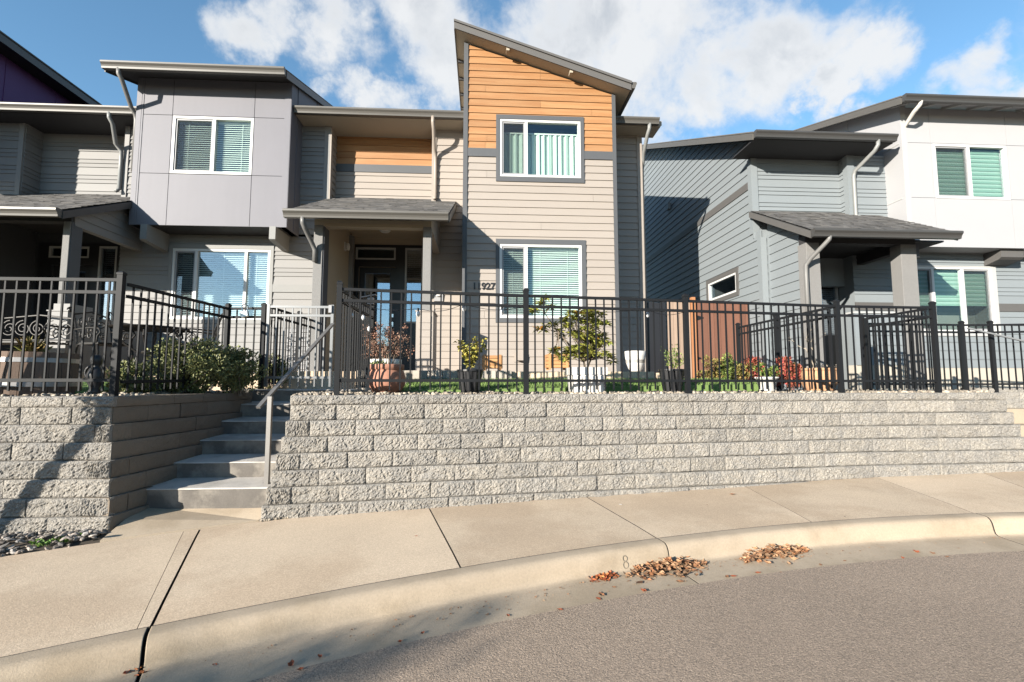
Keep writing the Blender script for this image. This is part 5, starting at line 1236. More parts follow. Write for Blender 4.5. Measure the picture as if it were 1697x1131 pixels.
# big round terracotta pot
c = (at(641, 640, 5.55).x, 5.55, ZY + .01)
pot('plant_pot', 'large round terracotta pot with a wide rim just behind the fence near its corner post', 'pot', 'terracotta', hollow([(.10, 0), (.155, .03), (.198, .10), (.206, .17), (.19, .235), (.172, .262), (.172, .27), (.186, .275), (.186, .325), (.178, .33)]), c, group=PG, soil=(.15, .28))
t = plant('potted_plant', 'sparse dark stalks and green shoots growing in the round terracotta pot', 'plant', (c[0], c[1], c[2] + .28))
mb = MB()
for k in range(9):
    a = random.uniform(0, 6.28); d = Vector((math.cos(a) * .3, math.sin(a) * .3, 1)); b0 = Vector((c[0] + math.cos(a) * .05, c[1] + math.sin(a) * .05, c[2] + .27)); mb.tube([b0, b0 + d * .08, b0 + d * random.uniform(.14, .22) + rv() * .02], [.006, .005, .002], 4)
mb.build('stalks', 'bark', t); mb = MB()
for k in range(30): leafquad(mb, (c[0] - .12 + random.uniform(-.05, .07), c[1] + random.uniform(-.05, .05), c[2] + .29), (random.uniform(-.8, .8), random.uniform(-.5, .5), 1), rv(), .10, .02)
mb.build('foliage', 'green_leaf', t, kind='stuff')
# white pot behind it with the dried hydrangea
yw = 6.5; c = (uX(640, 580, yw), yw, ZY + .02)
pot('plant_pot', 'tall white pot behind the round terracotta pot', 'pot', 'white_pot', hollow([(.12, 0), (.15, .03), (.19, .30), (.20, .36), (.205, .42)]), c, group=PG, soil=(.17, .39))
t = plant('dried_shrub', 'dry rust-brown hydrangea shrub in the white pot in front of the front door', 'shrub', (c[0], c[1], c[2] + .4)); mb = MB()
cz = uZ(645, 568, yw); tips = []
for k in range(60):
    a = random.uniform(0, 6.28); r = .30 * random.random() ** .5; tip = Vector((c[0] + .02 + r * math.cos(a), c[1] + r * math.sin(a) * .8, cz + random.uniform(-.13, .26) - r * .25)); tips.append(tip)
    b0 = Vector((c[0] + random.uniform(-.06, .06), c[1] + random.uniform(-.06, .06), c[2] + .38)); mb.tube([b0, b0.lerp(tip, .5) + rv() * .03, tip], [.004, .003, .0015], 3)
mb.build('twigs', 'bark', t); mb = MB()
for tip in tips:
    for _ in range(52): leafquad(mb, tip + rv() * random.uniform(.01, .065), rv(), rv(), random.uniform(.014, .03), .016)
mb.build('foliage', 'dead_flower', t, kind='stuff')
# black ribbed pots
def black_pot(label, c, s):
    t = thing('plant_pot', label, 'pot', c, PG)
    mb = MB(); N = 24; vs = []
    for (r, z) in ((.125, 0), (.13, .02), (.185, .33), (.195, .335), (.195, .36), (.175, .36), (.17, .30), (.001, .30)):
        for k in range(N * 2):
            a = 2 * math.pi * k / (N * 2); q = r * (1 - (.055 if (k // 2) % 2 and r > .1 and z < .335 and r < .19 else 0)); vs.append((c[0] + q * s * math.cos(a), c[1] + q * s * math.sin(a), c[2] + z * s))
    n2 = N * 2; fs = [(i * n2 + k, i * n2 + (k + 1) % n2, (i + 1) * n2 + (k + 1) % n2, (i + 1) * n2 + k) for i in range(7) for k in range(n2)]
    mb.add(vs, fs); mb.build('body', 'black_pot', t); mb = MB(); mb.lathe([(.16 * s, .31 * s), (.16 * s, .322 * s), (0, .325 * s)], c, 14); mb.build('soil', 'soil', t); return t
y5 = 5.72; c = (uX(779, 640, y5), y5, ZY + .0)
black_pot('black ribbed pot holding the yellow-leaved plant left of the window', c, .80)
t = plant('potted_plant', 'thin plant with yellowing drooping leaves in the left black ribbed pot', 'plant', (c[0], c[1], c[2] + .25)); mb = MB(); lf = MB()
for k in range(9):
    a = random.uniform(0, 6.28); p = Vector((c[0], c[1], c[2] + .25)); d = Vector((math.cos(a) * .16, math.sin(a) * .12, 1)); pts = [p]
    H = random.uniform(.30, .46)
    for i in range(6):
        p = p + d.normalized() * H / 6; d += Vector((math.cos(a) * .10, math.sin(a) * .08, -.05)); pts.append(p.copy())
        if i > 0:
            for _ in range(6): leafquad(lf, p + rv() * .02, Vector((random.uniform(-1, 1), random.uniform(-1, 1), random.uniform(-.9, .35))), rv(), random.uniform(.045, .08), .034)
    mb.tube(pts, [.004] * 5 + [.003, .002], 4)
mb.build('stalks', 'bark', t); lf.build('foliage', 'yellow_leaf', t, kind='stuff')
y7 = 6.15; c = (uX(1114, 640, y7), y7, ZY)
black_pot('black ribbed pot near the dark gap, with a small leafy shrub', c, .86)
t = plant('potted_plant', 'small loose green shrub in the right black ribbed pot', 'plant', (c[0], c[1], c[2] + .27)); mb = MB(); lf = MB()
for k in range(16):
    a = random.uniform(0, 6.28); r = random.uniform(.05, .18); b0 = Vector((c[0] + .02, c[1], c[2] + .26)); tip = b0 + Vector((r * math.cos(a), r * math.sin(a), random.uniform(.12, .36))); mb.tube([b0, b0.lerp(tip, .5) + rv() * .02, tip], [.004, .003, .0015], 3)
    for _ in range(20): leafquad(lf, b0.lerp(tip, random.uniform(.35, 1.05)) + rv() * .025, rv() + Vector((0, 0, .3)), rv(), random.uniform(.025, .05), .018)
mb.build('stalks', 'twig_pale', t); lf.build('foliage', 'green_leaf', t, kind='stuff')
# square white planter with the rhododendron
y6 = 5.78; cx_ = uX(971, 640, y6); hw = .175; zt = ZY + .315
t = thing('planter', 'square white planter with a stepped rim holding the tall rhododendron', 'planter', (cx_, y6, ZY), PG)
mb = MB()
mb.hexa([(cx_ - hw, y6 - hw, ZY), (cx_ + hw, y6 - hw, ZY), (cx_ + hw, y6 + hw, ZY), (cx_ - hw, y6 + hw, ZY), (cx_ - hw - .02, y6 - hw - .02, zt - .09), (cx_ + hw + .02, y6 - hw - .02, zt - .09), (cx_ + hw + .02, y6 + hw + .02, zt - .09), (cx_ - hw - .02, y6 + hw + .02, zt - .09)]); mb.build('body', 'white_pot', t, bevel=.006)
for (x0, x1) in ((-.15, -.09), (-.06, -.0), (.03, .09), (.115, .155)): box(t, 'rib', 'white_pot', cx_ + x0, y6 - hw - .030, ZY + .01, cx_ + x1, y6 - hw - .004, zt - .10)
for q in ((-1, -1, 1, -.86), (-1, .86, 1, 1), (-1, -.86, -.86, .86), (.86, -.86, 1, .86)):
    h2 = hw + .035; box(t, 'rim', 'white_pot', cx_ + q[0] * h2, y6 + q[1] * h2, zt - .088, cx_ + q[2] * h2, y6 + q[3] * h2, zt, .004)
box(t, 'soil', 'soil', cx_ - hw + .02, y6 - hw + .02, zt - .08, cx_ + hw - .02, y6 + hw - .02, zt - .03)
t = plant('rhododendron', 'tall open rhododendron with leathery yellow-green whorls and a stem leaning left over the window', 'shrub', (cx_, y6, zt - .03)); mb = MB(); lf = MB(); ol = MB()
tips = []
for k in range(110):
    px, py = random.gauss(968, 26), random.uniform(515, 592)
    if (px - 968) ** 2 / 44 ** 2 + (py - 556) ** 2 / 48 ** 2 > 1: continue
    q = at(px, py, y6 + random.uniform(-.22, .22)); tips.append(q)
for px, py in ((903, 494), (895, 503), (886, 512), (885, 516), (912, 510), (905, 540), (900, 548), (918, 538), (926, 548), (893, 545), (917, 582), (925, 590), (935, 596), (1005, 586), (1012, 592), (1014, 600), (922, 578), (940, 580)):
    tips.append(at(px, py, y6 + random.uniform(-.12, .12)))
root = Vector((cx_, y6, zt - .05)); f1 = root + Vector((-.02, 0, .12)); f2 = root + Vector((.06, 0, .14)); hubL = at(925, 550, y6); hubU = at(903, 520, y6)
mb.tube([root, f1, hubL.lerp(f1, .4), hubL], [.014, .012, .010, .008], 5); mb.tube([hubL, hubU], [.007, .005], 5)
for q in tips:
    h = hubU if q.x < at(915, 520, y6).x and q.z > at(900, 530, y6).z else hubL if q.x < at(930, 550, y6).x else (f1 if random.random() < .5 else f2)
    if h in (f1, f2): mb.tube([root, h], [.013, .010], 5)
    mb.tube([h, h.lerp(q, .5) + rv() * .03, q], [.007, .005, .0035], 4)
    old = random.random() < .08
    for w_ in range(20):
        a = 2.4 * w_; e = random.uniform(-.5, .75); leafquad(ol if (old and w_ % 2 == 0) else lf, q, Vector((math.cos(a), math.sin(a), e)), Vector((0, 0, 1)), random.uniform(.07, .105), .03)
mb.build('branches', 'bark', t); lf.build('foliage', 'rhodo_leaf', t, kind='stuff'); ol.build('withered_leaves', 'orange_leaf', t, kind='stuff')
# wooden crates on the patio
def crate(label, px0, px1, py0, py1, Y):
    x0, x1 = uX(px0, 600, Y), uX(px1, 600, Y); z0, z1 = uZ((px0 + px1) / 2, py1, Y), uZ((px0 + px1) / 2, py0, Y); t = thing('wooden_crate', label, 'crate', ((x0 + x1) / 2, Y, z0), 'wooden planter crates by the tower wall')
    D = (x1 - x0) * .8; n = 4; hh = (z1 - z0 - .03) / n
    for k in range(n):
        for (a, b, c_, d) in ((x0, Y, x1, Y + .016), (x0, Y + D, x1, Y + D + .016), (x0, Y + .017, x0 + .016, Y + D - .001), (x1 - .016, Y + .017, x1, Y + D - .001)): box(t, 'slat', 'crate_wood', a, b, z0 + .03 + k * hh + .004, c_, d, z0 + .03 + (k + 1) * hh - .003)
    for x in (x0 + .02, x1 - .06):
        for y in (Y - .012, Y + D + .018): box(t, 'post', 'crate_wood', x, y - .008, z0, x + .04, y + .012 - .001, z1 + .01)
    box(t, 'soil', 'soil', x0 + .018, Y + .02, z0 + .04, x1 - .018, Y + D - .003, z1 - .04)
crate('wooden slatted crate with orange-brown boards between the yellow plant and the wall vent', 799, 833, 589, 614, 8.2)
crate('wooden slatted crate partly hidden behind the rhododendron and its white planter', 907, 944, 587, 613, 7.9)
# white urn by the corner
yv = 8.4; c = (uX(1053, 600, yv), yv, uZ(1053, 616, yv))
pot('plant_pot', 'smooth empty white urn standing at the right corner of the tower house', 'pot', 'white_pot', hollow([(.10, 0), (.10, .02), (.125, .05), (.155, .14), (.175, .26), (.18, .35)], .015, .2), c, group=PG)
# red shrubs, white pot, clay pot with bare twigs
NG = 'heavenly bamboo shrubs along the gravel'
def shrub(label, px, py0, py1, wpx, Y, m, n, L=.036, m2=None):
    c = at(px, (py0 + py1) / 2, Y); rx = wpx / 2 * Y / FPX; rz = (py1 - py0) / 2 * Y / FPX; t = plant('shrub', label, 'shrub', (c.x, Y, c.z - rz), NG)
    mb = MB(); rx *= 1.25; zt_ = c.z + rz; rz = (zt_ - ZY) / 2 * 1.05; zz_ = (zt_ + ZY) / 2; cs = foliage(mb, (c.x, Y, zz_), (rx * .8, rx * .7, rz * .8), int(n * 1.9), L, .020, 34); mb.build('foliage', m, t, kind='stuff'); 
    if m2: mb = MB(); foliage(mb, (c.x + rx * .2, Y - .05, zz_ - rz * .1), (rx * .7, rx * .6, rz * .6), n // 2, L, .018, 12); mb.build('foliage', m2, t, kind='stuff')
    st = MB()
    for k, r in cs[:9]: st.tube([(c.x + random.uniform(-.04, .04), Y + random.uniform(-.04, .04), c.z - rz - .03), k], [.005, .003], 4)
    st.build('stems', 'bark', t)
shrub('leftmost bronze-green leafy shrub in front of the wooden fence', 1181, 583, 622, 46, 7.5, 'nandina_green', 1500)
shrub('green leafy shrub between the bronze one and the red ones', 1208, 585, 626, 34, 7.3, 'green_leaf', 1100)
shrub('orange and bronze shrub at the left of the red ones', 1231, 592, 627, 30, 6.9, 'nandina_green', 900, m2='nandina_red')
shrub('bright red shrub behind the small white pot', 1250, 585, 622, 34, 6.95, 'nandina_red', 1200)
shrub('dark red shrub touching the clay pot with bare twigs', 1306, 588, 638, 44, 6.75, 'nandina_red', 1600, m2='nandina_green')
y8 = 6.45; c = (uX(1271, 638, y8), y8, ZY)
pot('plant_pot', 'small white tapered pot among the red shrubs', 'pot', 'white_pot', hollow([(.085, 0), (.09, .01), (.135, .19), (.15, .195), (.15, .215)]), c, group=PG, soil=(.12, .17))
t = plant('potted_plant', 'yellow-green leafy plant in the small white tapered pot', 'plant', (c[0], c[1], c[2] + .17)); mb = MB(); foliage(mb, (c[0], c[1], c[2] + .29), (.13, .12, .11), 620, .04, .022, 12); mb.build('foliage', 'green_leaf', t, kind='stuff')
y9 = 6.52; c = (uX(1358, 640, y9), y9, ZY)
pot('plant_pot', 'wide pale clay pot with scalloped ribs and bare twigs at the right', 'pot', 'pale_terracotta', hollow([(.13, 0), (.17, .03), (.215, .14), (.225, .22), (.215, .30), (.225, .31), (.225, .335)]), c, 36, group=PG, flute=.02, nf=9, soil=(.19, .28))
t = plant('bare_shrub', 'leafless twiggy shrub in the wide clay pot', 'shrub', (c[0], c[1], c[2] + .28)); mb = MB()
def twig(mb, p, d, L, r, dep_):
    q = p + d * L + rv() * L * .18; mb.tube([p, p.lerp(q, .5) + rv() * L * .06, q], [r, r * .8, r * .55], 4)
    if dep_:
        for _ in range(random.choice((2, 2, 3))): twig(mb, p.lerp(q, random.uniform(.55, 1)), (d + rv() * .75).normalized(), L * random.uniform(.5, .75), r * .55, dep_ - 1)
for px in (1335, 1352): twig(mb, Vector((c[0] + random.uniform(-.05, .05), c[1], c[2] + .27)), Vector((uX(px, 560, y9) - c[0], 0, .38)).normalized(), .34, .009, 3)
mb.build('branches', 'twig_pale', t)
mb = MB()
for k in range(160): a = random.uniform(0, 6.28); r = random.uniform(.08, .2); leafquad(mb, (c[0] + r * math.cos(a) + .06, c[1] + r * math.sin(a), c[2] + .27 + random.random() * .1), rv() + Vector((0, 0, .6)), rv(), .04, .014)
mb.build('dry_grass', 'twig_pale', t, kind='stuff')
# clipped bushes behind the fence beside the steps
BG = 'bushes beside the steps on the left'
def bush(label, px, py0, py1, wpx, Y, n):
    c = at(px, (py0 + py1) / 2, Y); rx = wpx / 2 * Y / FPX; rz = (py1 - py0) / 2 * Y / FPX; t = plant('bush', label, 'bush', (c.x, Y, ZY), BG); mb = MB()
    zc_ = (c.z + rz + ZY - .02) / 2; rz = (c.z + rz - ZY + .02) / 2; foliage(mb, (c.x, Y, zc_), (rx * .86, rx * .62, rz * .84), n, .034, .024, 60, .45); mb.build('foliage', 'bush_leaf', t, kind='stuff'); st = MB()
    for k in range(9): st.tube([(c.x + random.uniform(-.1, .1), Y + random.uniform(-.1, .1), ZY - .03), (c.x + random.uniform(-rx, rx) * .7, Y + random.uniform(-.2, .2), c.z + random.uniform(-rz, rz) * .5)], [.010, .004], 5)
    st.build('stems', 'bark', t)
bush('low bush at the left of the clipped hedge, behind the receding fence', 222, 600, 645, 84, 5.6, 4200)
bush('largest dark green bush behind the fence beside the steps', 312, 562, 646, 134, 5.95, 11000)
bush('rounded green bush next to the gate post', 392, 578, 640, 92, 6.35, 6500)
bush('small bush behind the silver gate, in front of the grey grille', 452, 585, 626, 52, 7.2, 2600)
# barrel planter
yb_ = 5.35; c = (uX(56, 620, yb_), yb_, ZY + .0)
t = thing('barrel_planter', 'half wine barrel planter with metal hoops behind the nearest fence', 'planter', c); NS = 22
rf = lambda z: .355 + .045 * math.sin(min(1, z / .44) * 1.25 + .35)
for k in range(NS):
    a0, a1 = 2 * math.pi * (k + .02) / NS, 2 * math.pi * (k + .98) / NS; mb = MB(); vs = []; zz = (0, .11, .22, .33, .44)
    for z in zz:
        for a, dr in ((a0, 0), ((a0 + a1) / 2, .003), (a1, 0), (a1, -.025), (a0, -.025)): r = rf(.44 - z) + dr - .02; vs.append((c[0] + r * math.cos(a), c[1] + r * math.sin(a), c[2] + z))
    fs = [(i * 5 + q, i * 5 + (q + 1) % 5, (i + 1) * 5 + (q + 1) % 5, (i + 1) * 5 + q) for i in range(4) for q in range(5)] + [(4, 3, 2, 1, 0), (20, 21, 22, 23, 24)]
    mb.add(vs, fs); mb.build('stave', 'barrel_wood', t)
for z in (.12, .36):
    mb = MB(); mb.lathe([(rf(.44 - z) - .019, z - .022), (rf(.44 - z) - .010, z - .022), (rf(.44 - z - .02) - .010, z + .022), (rf(.44 - z) - .019, z + .022)], c, 44); mb.build('hoop', 'barrel_hoop', t)
mb = MB(); mb.lathe([(.32, .40), (.32, .41), (0, .42)], c, 20); mb.build('soil', 'soil', t)
t = plant('potted_plant', 'spiky reddish-green plant growing out of the barrel', 'plant', (c[0], c[1], c[2] + .41)); mb = MB(); 
pc = (uX(55, 580, yb_), yb_, c[2] + .42)
for k in range(130):
    a = random.uniform(0, 6.28); leafquad(mb, (pc[0] + random.uniform(-.06, .06), pc[1] + random.uniform(-.05, .05), pc[2] + random.uniform(0, .08)), (math.cos(a), math.sin(a), random.uniform(.2, 1.6)), rv(), random.uniform(.08, .2), .02)
mb.build('foliage', 'nandina_green', t, kind='stuff')
# black jug statue by the fence post
c = (uX(157, 640, 5.2), 5.2, ZY)
t = thing('garden_statue', 'small black figurine squatting behind the left corner post', 'statue', c); mb = MB(); mb.lathe([(.05, 0), (.055, .05), (.04, .08), (.07, .16), (.075, .22), (.05, .28), (.03, .30), (.048, .33), (.052, .37), (.04, .41), (.0, .42)], c, 18); mb.build('body', 'black_pot', t, smooth=True); mb = MB()
mb.tube([Vector((c[0] - .05, c[1], c[2] + .27)) + Vector((-.05 * math.sin(a), 0, .06 * math.cos(a) - .03)) for a in [k * .4 for k in range(8)]], .012, 6); mb.build('arm', 'black_pot', t, smooth=True)
# wrought-iron bench, table and two chairs on the left patio
def spiral(mb, c, r, turns, ax, up, a0=0, n=26, th=.008, sgn=1):
    c = Vector(c); mb.tube([c + ax * (r * (1 - k / n * .85) * math.cos(a0 + sgn * turns * 6.28 * k / n)) + up * (r * (1 - k / n * .85) * math.sin(a0 + sgn * turns * 6.28 * k / n)) for k in range(n + 1)], th, 5)
AX, UP, AY = Vector((1, 0, 0)), Vector((0, 0, 1)), Vector((0, 1, 0))
def chair(label, px, Y, face, w=.52):
    x = uX(px, 600, Y); z0 = 1.625; t = thing('patio_chair', label, 'chair', (x, Y, z0), 'ornate iron patio chairs'); F = Vector((math.cos(face), math.sin(face), 0)); S = Vector((-F.y, F.x, 0)); o = Vector((x, Y, z0))
    mb = MB(); mb.hexa([o + F * a + S * b + UP * h for h in (.42, .45) for a, b in ((-.22, -w / 2), (.24, -w / 2), (.24, w / 2), (-.22, w / 2))]); mb.build('seat', 'iron', t)
    mb = MB()
    for s in (-1, 1):
        b = o + S * s * w / 2
        mb.tube([b - F * .22 + UP * .43, b - F * .27 + UP * .7, b - F * .36 + UP * .95, b - F * .40 + UP * 1.0 + S * s * .04], .014, 6); spiral(mb, b - F * .38 + UP * .97 + S * s * .02, .05, 1.2, S * s, UP, 0, 14, .010)
    mb.tube([o - F * .34 + UP * .90 - S * w / 2, o - F * .35 + UP * .97, o - F * .34 + UP * .90 + S * w / 2], .013, 6)
    for (u, h, r) in ((-.13, .78, .085), (.13, .78, .085), (0, .66, .09), (-.15, .58, .06), (.15, .58, .06), (0, .84, .06)): spiral(mb, o - F * (.24 + (h - .45) * .22) + S * u + UP * h, r, 1.6, S, UP, 1.57, 22, .009)
    mb.build('backrest', 'iron', t)
    for s in (-1, 1):
        b = o + S * s * w / 2; mb = MB(); mb.tube([b - F * .28 + UP * .66, b + F * .05 + UP * .68, b + F * .24 + UP * .66, b + F * .28 + UP * .60, b + F * .22 + UP * .55, b + F * .2 + UP * .44], .013, 6); spiral(mb, b + F * .05 + UP * .56, .07, 1.4, F, UP, 0, 18, .008); mb.build('armrest', 'iron', t)
        for q, d in ((.22, .05), (-.2, -.06)):
            mb = MB(); p = b + F * q; mb.tube([p + UP * .42, p + F * d * .6 + UP * .28, p - F * d * .2 + UP * .12, p + F * d + UP * .0], [.016, .014, .012, .014], 6); mb.build('leg', 'iron', t)
chair('ornate black iron chair left of the patio table, behind the corner post', 172, 8.2, -.35)
chair('ornate black iron chair right of the patio table, in front of the big window', 322, 8.3, math.pi + .5)
def round_table(px, Y):
    x = uX(px, 600, Y); z0 = 1.625; o = Vector((x, Y, z0)); t = thing('patio_table', 'round black iron patio table with scrolled legs between the two iron chairs', 'table', tuple(o)); mb = MB(); mb.lathe([(.0, .68), (.52, .68), (.54, .695), (.52, .71), (0, .71)], o, 32); mb.build('tabletop', 'iron', t)
    for k in range(4):
        a = .4 + k * math.pi / 2; D = Vector((math.cos(a), math.sin(a), 0)); mb = MB(); mb.tube([o + D * .42 + UP * .67, o + D * .44 + UP * .56, o + D * .30 + UP * .42, o + D * .14 + UP * .30, o + D * .18 + UP * .16, o + D * .34 + UP * .05, o + D * .38 + UP * 0], .017, 6); spiral(mb, o + D * .30 + UP * .57, .09, 1.4, D, UP, 0, 20, .010); spiral(mb, o + D * .30 + UP * .16, .07, 1.3, D, UP, 2, 18, .009); mb.build('leg', 'iron', t)
    mb = MB(); mb.lathe([(.10, .29), (.11, .31), (.10, .33)], o, 14); mb.build('collar', 'iron', t)
round_table(246, 8.2)
xb0, xb1, Y = uX(-22, 600, 8.0), uX(104, 600, 8.0), 7.9; z0 = 1.625
t = thing('garden_bench', 'black iron garden bench with scrolled back and arms at the left edge', 'bench', ((xb0 + xb1) / 2, Y, z0))
for k in range(5): box(t, 'slat', 'iron', xb0, Y - .22 + k * .095, z0 + .42, xb1, Y - .22 + k * .095 + .07, z0 + .445)
mb = MB(); mb.tube([Vector((xb0, Y + .28, z0 + .84)), Vector(((xb0 + xb1) / 2, Y + .3, z0 + .90)), Vector((xb1, Y + .28, z0 + .84))], .014, 6); mb.tube([Vector((xb0, Y + .26, z0 + .5)), Vector((xb1, Y + .26, z0 + .5))], .012, 6)
for q in (.12, .30, .5, .70, .88): spiral(mb, (xb0 + (xb1 - xb0) * q, Y + .27, z0 + .68), .13, 2.0, AX, UP, 1.57, 34, .009)
for q in (.02, .98): mb.tube([Vector((xb0 + (xb1 - xb0) * q, Y + .24, z0 + .44)), Vector((xb0 + (xb1 - xb0) * q, Y + .28, z0 + .86))], .014, 6)
mb.build('backrest', 'iron', t)
for x in (xb0, xb1):
    mb = MB(); mb.tube([Vector((x, Y + .27, z0 + .70)), Vector((x, Y, z0 + .68)), Vector((x, Y - .24, z0 + .68)), Vector((x, Y - .29, z0 + .62)), Vector((x, Y - .22, z0 + .55)), Vector((x, Y - .22, z0 + .43))], .014, 6); spiral(mb, (x, Y - .05, z0 + .56), .09, 1.5, AY, UP, 0, 20, .008); mb.build('armrest', 'iron', t)
    for y in (Y - .22, Y + .22): mb = MB(); mb.tube([Vector((x, y, z0 + .42)), Vector((x, y - .03, z0 + .2)), Vector((x, y, z0))], [.017, .013, .016], 6); mb.build('leg', 'iron', t)
# air conditioner with slatted side
x0, x1, Y = uX(475, 580, 9.2), uX(512, 580, 9.2), 9.2; z1, zq = uZ(493, 545, Y), 1.40
t = thing('air_conditioner', 'grey air conditioner box with a louvred front behind the fence near the porch', 'air conditioner', ((x0 + x1) / 2, Y, zq)); box(t, 'body', 'plastic_grey', x0, Y, zq, x1, Y + .4, z1)
z = zq + .04
while z < z1 - .05: mb = MB(); mb.hexa([(x0 + .02, Y - .025, z), (x1 - .02, Y - .025, z), (x1 - .02, Y - .001, z + .02), (x0 + .02, Y - .001, z + .02), (x0 + .02, Y - .025, z + .045), (x1 - .02, Y - .025, z + .045), (x1 - .02, Y - .001, z + .055), (x0 + .02, Y - .001, z + .055)]); mb.build('louvre', 'plastic_grey', t); z += .085
# string of bulbs along the fence, solar light, padlock
t = thing('string_lights', 'thin black cable with clear bulbs strung along the front of the fence', 'string lights', (FP[0].x, FP[0].y, 2.3))
an = [Vector((FP[0].x + .02, 6.6, 2.32)), Vector((FP[0].x + .03, FP[0].y + .03, 2.30)), Vector((uX(693, 512, 5.3), 5.3, uZ(693, 512, 5.3))), Vector((uX(768, 506, 5.35), 5.33, uZ(768, 505, 5.35))), Vector((uX(873, 506, 5.42), 5.46, uZ(873, 507, 5.4))), Vector((uX(1072, 515, 5.65), 5.66, uZ(1072, 513, 5.65))), Vector((FP[2].x, FP[2].y + .04, 2.29))]
mb = MB(); pts = []
for a, b in zip(an[:-1], an[1:]): pts += [a.lerp(b, q / 8) - UP * (.05 * math.sin(q / 8 * math.pi)) for q in range(8)]
mb.tube(pts + [an[-1]], .003, 4); mb.build('cable', 'solar_black', t)
bulbs = [at(583, 517, 5.6), at(602, 521, 6.0), at(612, 540, 6.3), at(693, 514, 5.3), at(769, 505, 5.35), at(832, 510, 5.42), at(1073, 516, 5.66)]
for p in bulbs:
    p = Vector(p); mb = MB(); mb.lathe([(.0, -.075), (.016, -.068), (.024, -.05), (.022, -.03), (.012, -.012), (.0, -.011)], p, 12); mb.build('bulb', 'bulb', t, smooth=True); mb = MB(); mb.lathe([(.011, -.012), (.012, .02), (.0, .021)], p, 8); mb.build('socket', 'solar_black', t)
def solar(label, c, s=1):
    t = thing('solar_light', label, 'solar light', c, 'small solar lights clipped to the fence posts'); c = Vector(c); mb = MB(); mb.hexa([c + Vector(v) * s for v in ((-.09, -.05, -.03), (.09, -.05, .005), (.09, .06, .005), (-.09, .06, -.03), (-.09, -.05, -.015), (.09, -.05, .02), (.09, .06, .02), (-.09, .06, -.015))]); mb.build('panel', 'solar_black', t); mb = MB(); mb.box(c.x - .02 * s, c.y - .02 * s, c.z - .11 * s, c.x + .06 * s, c.y + .03 * s, c.z - .02 * s); mb.build('lamp_head', 'solar_black', t)
solar('small solar light with tilted panel on the post above the dried shrub', (uX(612, 490, 6.55), 6.55, uZ(612, 491, 6.55)))
c = at(407, 515, YG - .06); t = thing('padlock', 'silver padlock hanging on the fence panel left of the gate', 'padlock', tuple(c)); mb = MB(); mb.hexa([Vector(c) + Vector(v) for v in ((-.05, -.02, -.10), (.04, -.02, -.075), (.04, .02, -.075), (-.05, .02, -.10), (-.07, -.02, -.02), (.03, -.02, .0), (.03, .02, .0), (-.07, .02, -.02))]); mb.build('body', 'steel', t, bevel=.006); mb = MB(); mb.tube([Vector(c) + Vector(v) for v in ((-.04, 0, -.01), (-.05, 0, .06), (-.01, 0, .09), (.03, 0, .06), (.02, 0, .0))], .008, 6); mb.build('shackle', 'steel', t)
# ================================================================== fallen leaves
def curl(mb, p, s, yaw, tilt=.5, flat=False):
    a = Vector((math.cos(yaw), math.sin(yaw), 0)); b = Vector((-a.y, a.x, 0)); h = random.uniform(.1, tilt) * s; k = random.choice((-1, 1)); p = Vector(p)
    v = []
    for (u, w) in ((-1, 0), (-.55, .42), (0, .62), (.5, .38), (1, 0), (.5, -.38), (0, -.62), (-.55, -.42)): v.append(p + a * u * s + b * w * s * random.uniform(.7, 1.1) + UP * (.004 + h * abs(w) * 1.3 + random.uniform(0, .25) * h + (h * .8 if abs(u) == 1 else 0)))
    v.append(p + UP * (.004 + random.uniform(0, .1) * h)); mb.add(v, [(8, i, (i + 1) % 8) for i in range(8)])
def groundz(px, py, d=-.150): p = SW(px, py); q = onplane(px, py, .235 + d, .018, .02, 0, 4.5); return q
def pile(label, x0, x1, yl, yr, n, m, hgt, sp, s=(.014, .032)):
    mb = MB()
    for k in range(n):
        u = random.betavariate(1.7, 1.7); px = x0 + (x1 - x0) * u; py = yl + (yr - yl) * u + random.gauss(0, sp); p = groundz(px, py); hh = hgt * (1 - abs(2 * u - 1) ** 1.6) * max(0, 1 - abs(random.gauss(0, .5)))
        curl(mb, (p.x, p.y, p.z + hh * random.random()), random.uniform(*s), random.uniform(0, 6.28), .9)
    o = mb.build('leaf_pile', m, kind='stuff'); tag(o, label, 'leaves'); return o
pile('heap of dry brown leaves in the gutter below the stamped number', 1036, 1172, 951, 936, 400, 'dry_leaf', .075, 7, (.009, .040))
pile('rightmost heap of dry brown leaves in the gutter', 1222, 1342, 926, 913, 340, 'dry_leaf', .075, 6.5, (.009, .040))
pile('thin patch of reddish leaves at the left of the heaps', 972, 1028, 962, 957, 90, 'red_leaf', .02, 3)
pile('loose scatter of reddish leaves in the gutter at the bottom left', 195, 250, 1122, 1112, 30, 'red_leaf', .02, 3, (.010, .024))
o = pile('few leaves in the gutter at the far right', 1655, 1700, 888, 884, 50, 'dry_leaf', .02, 2)
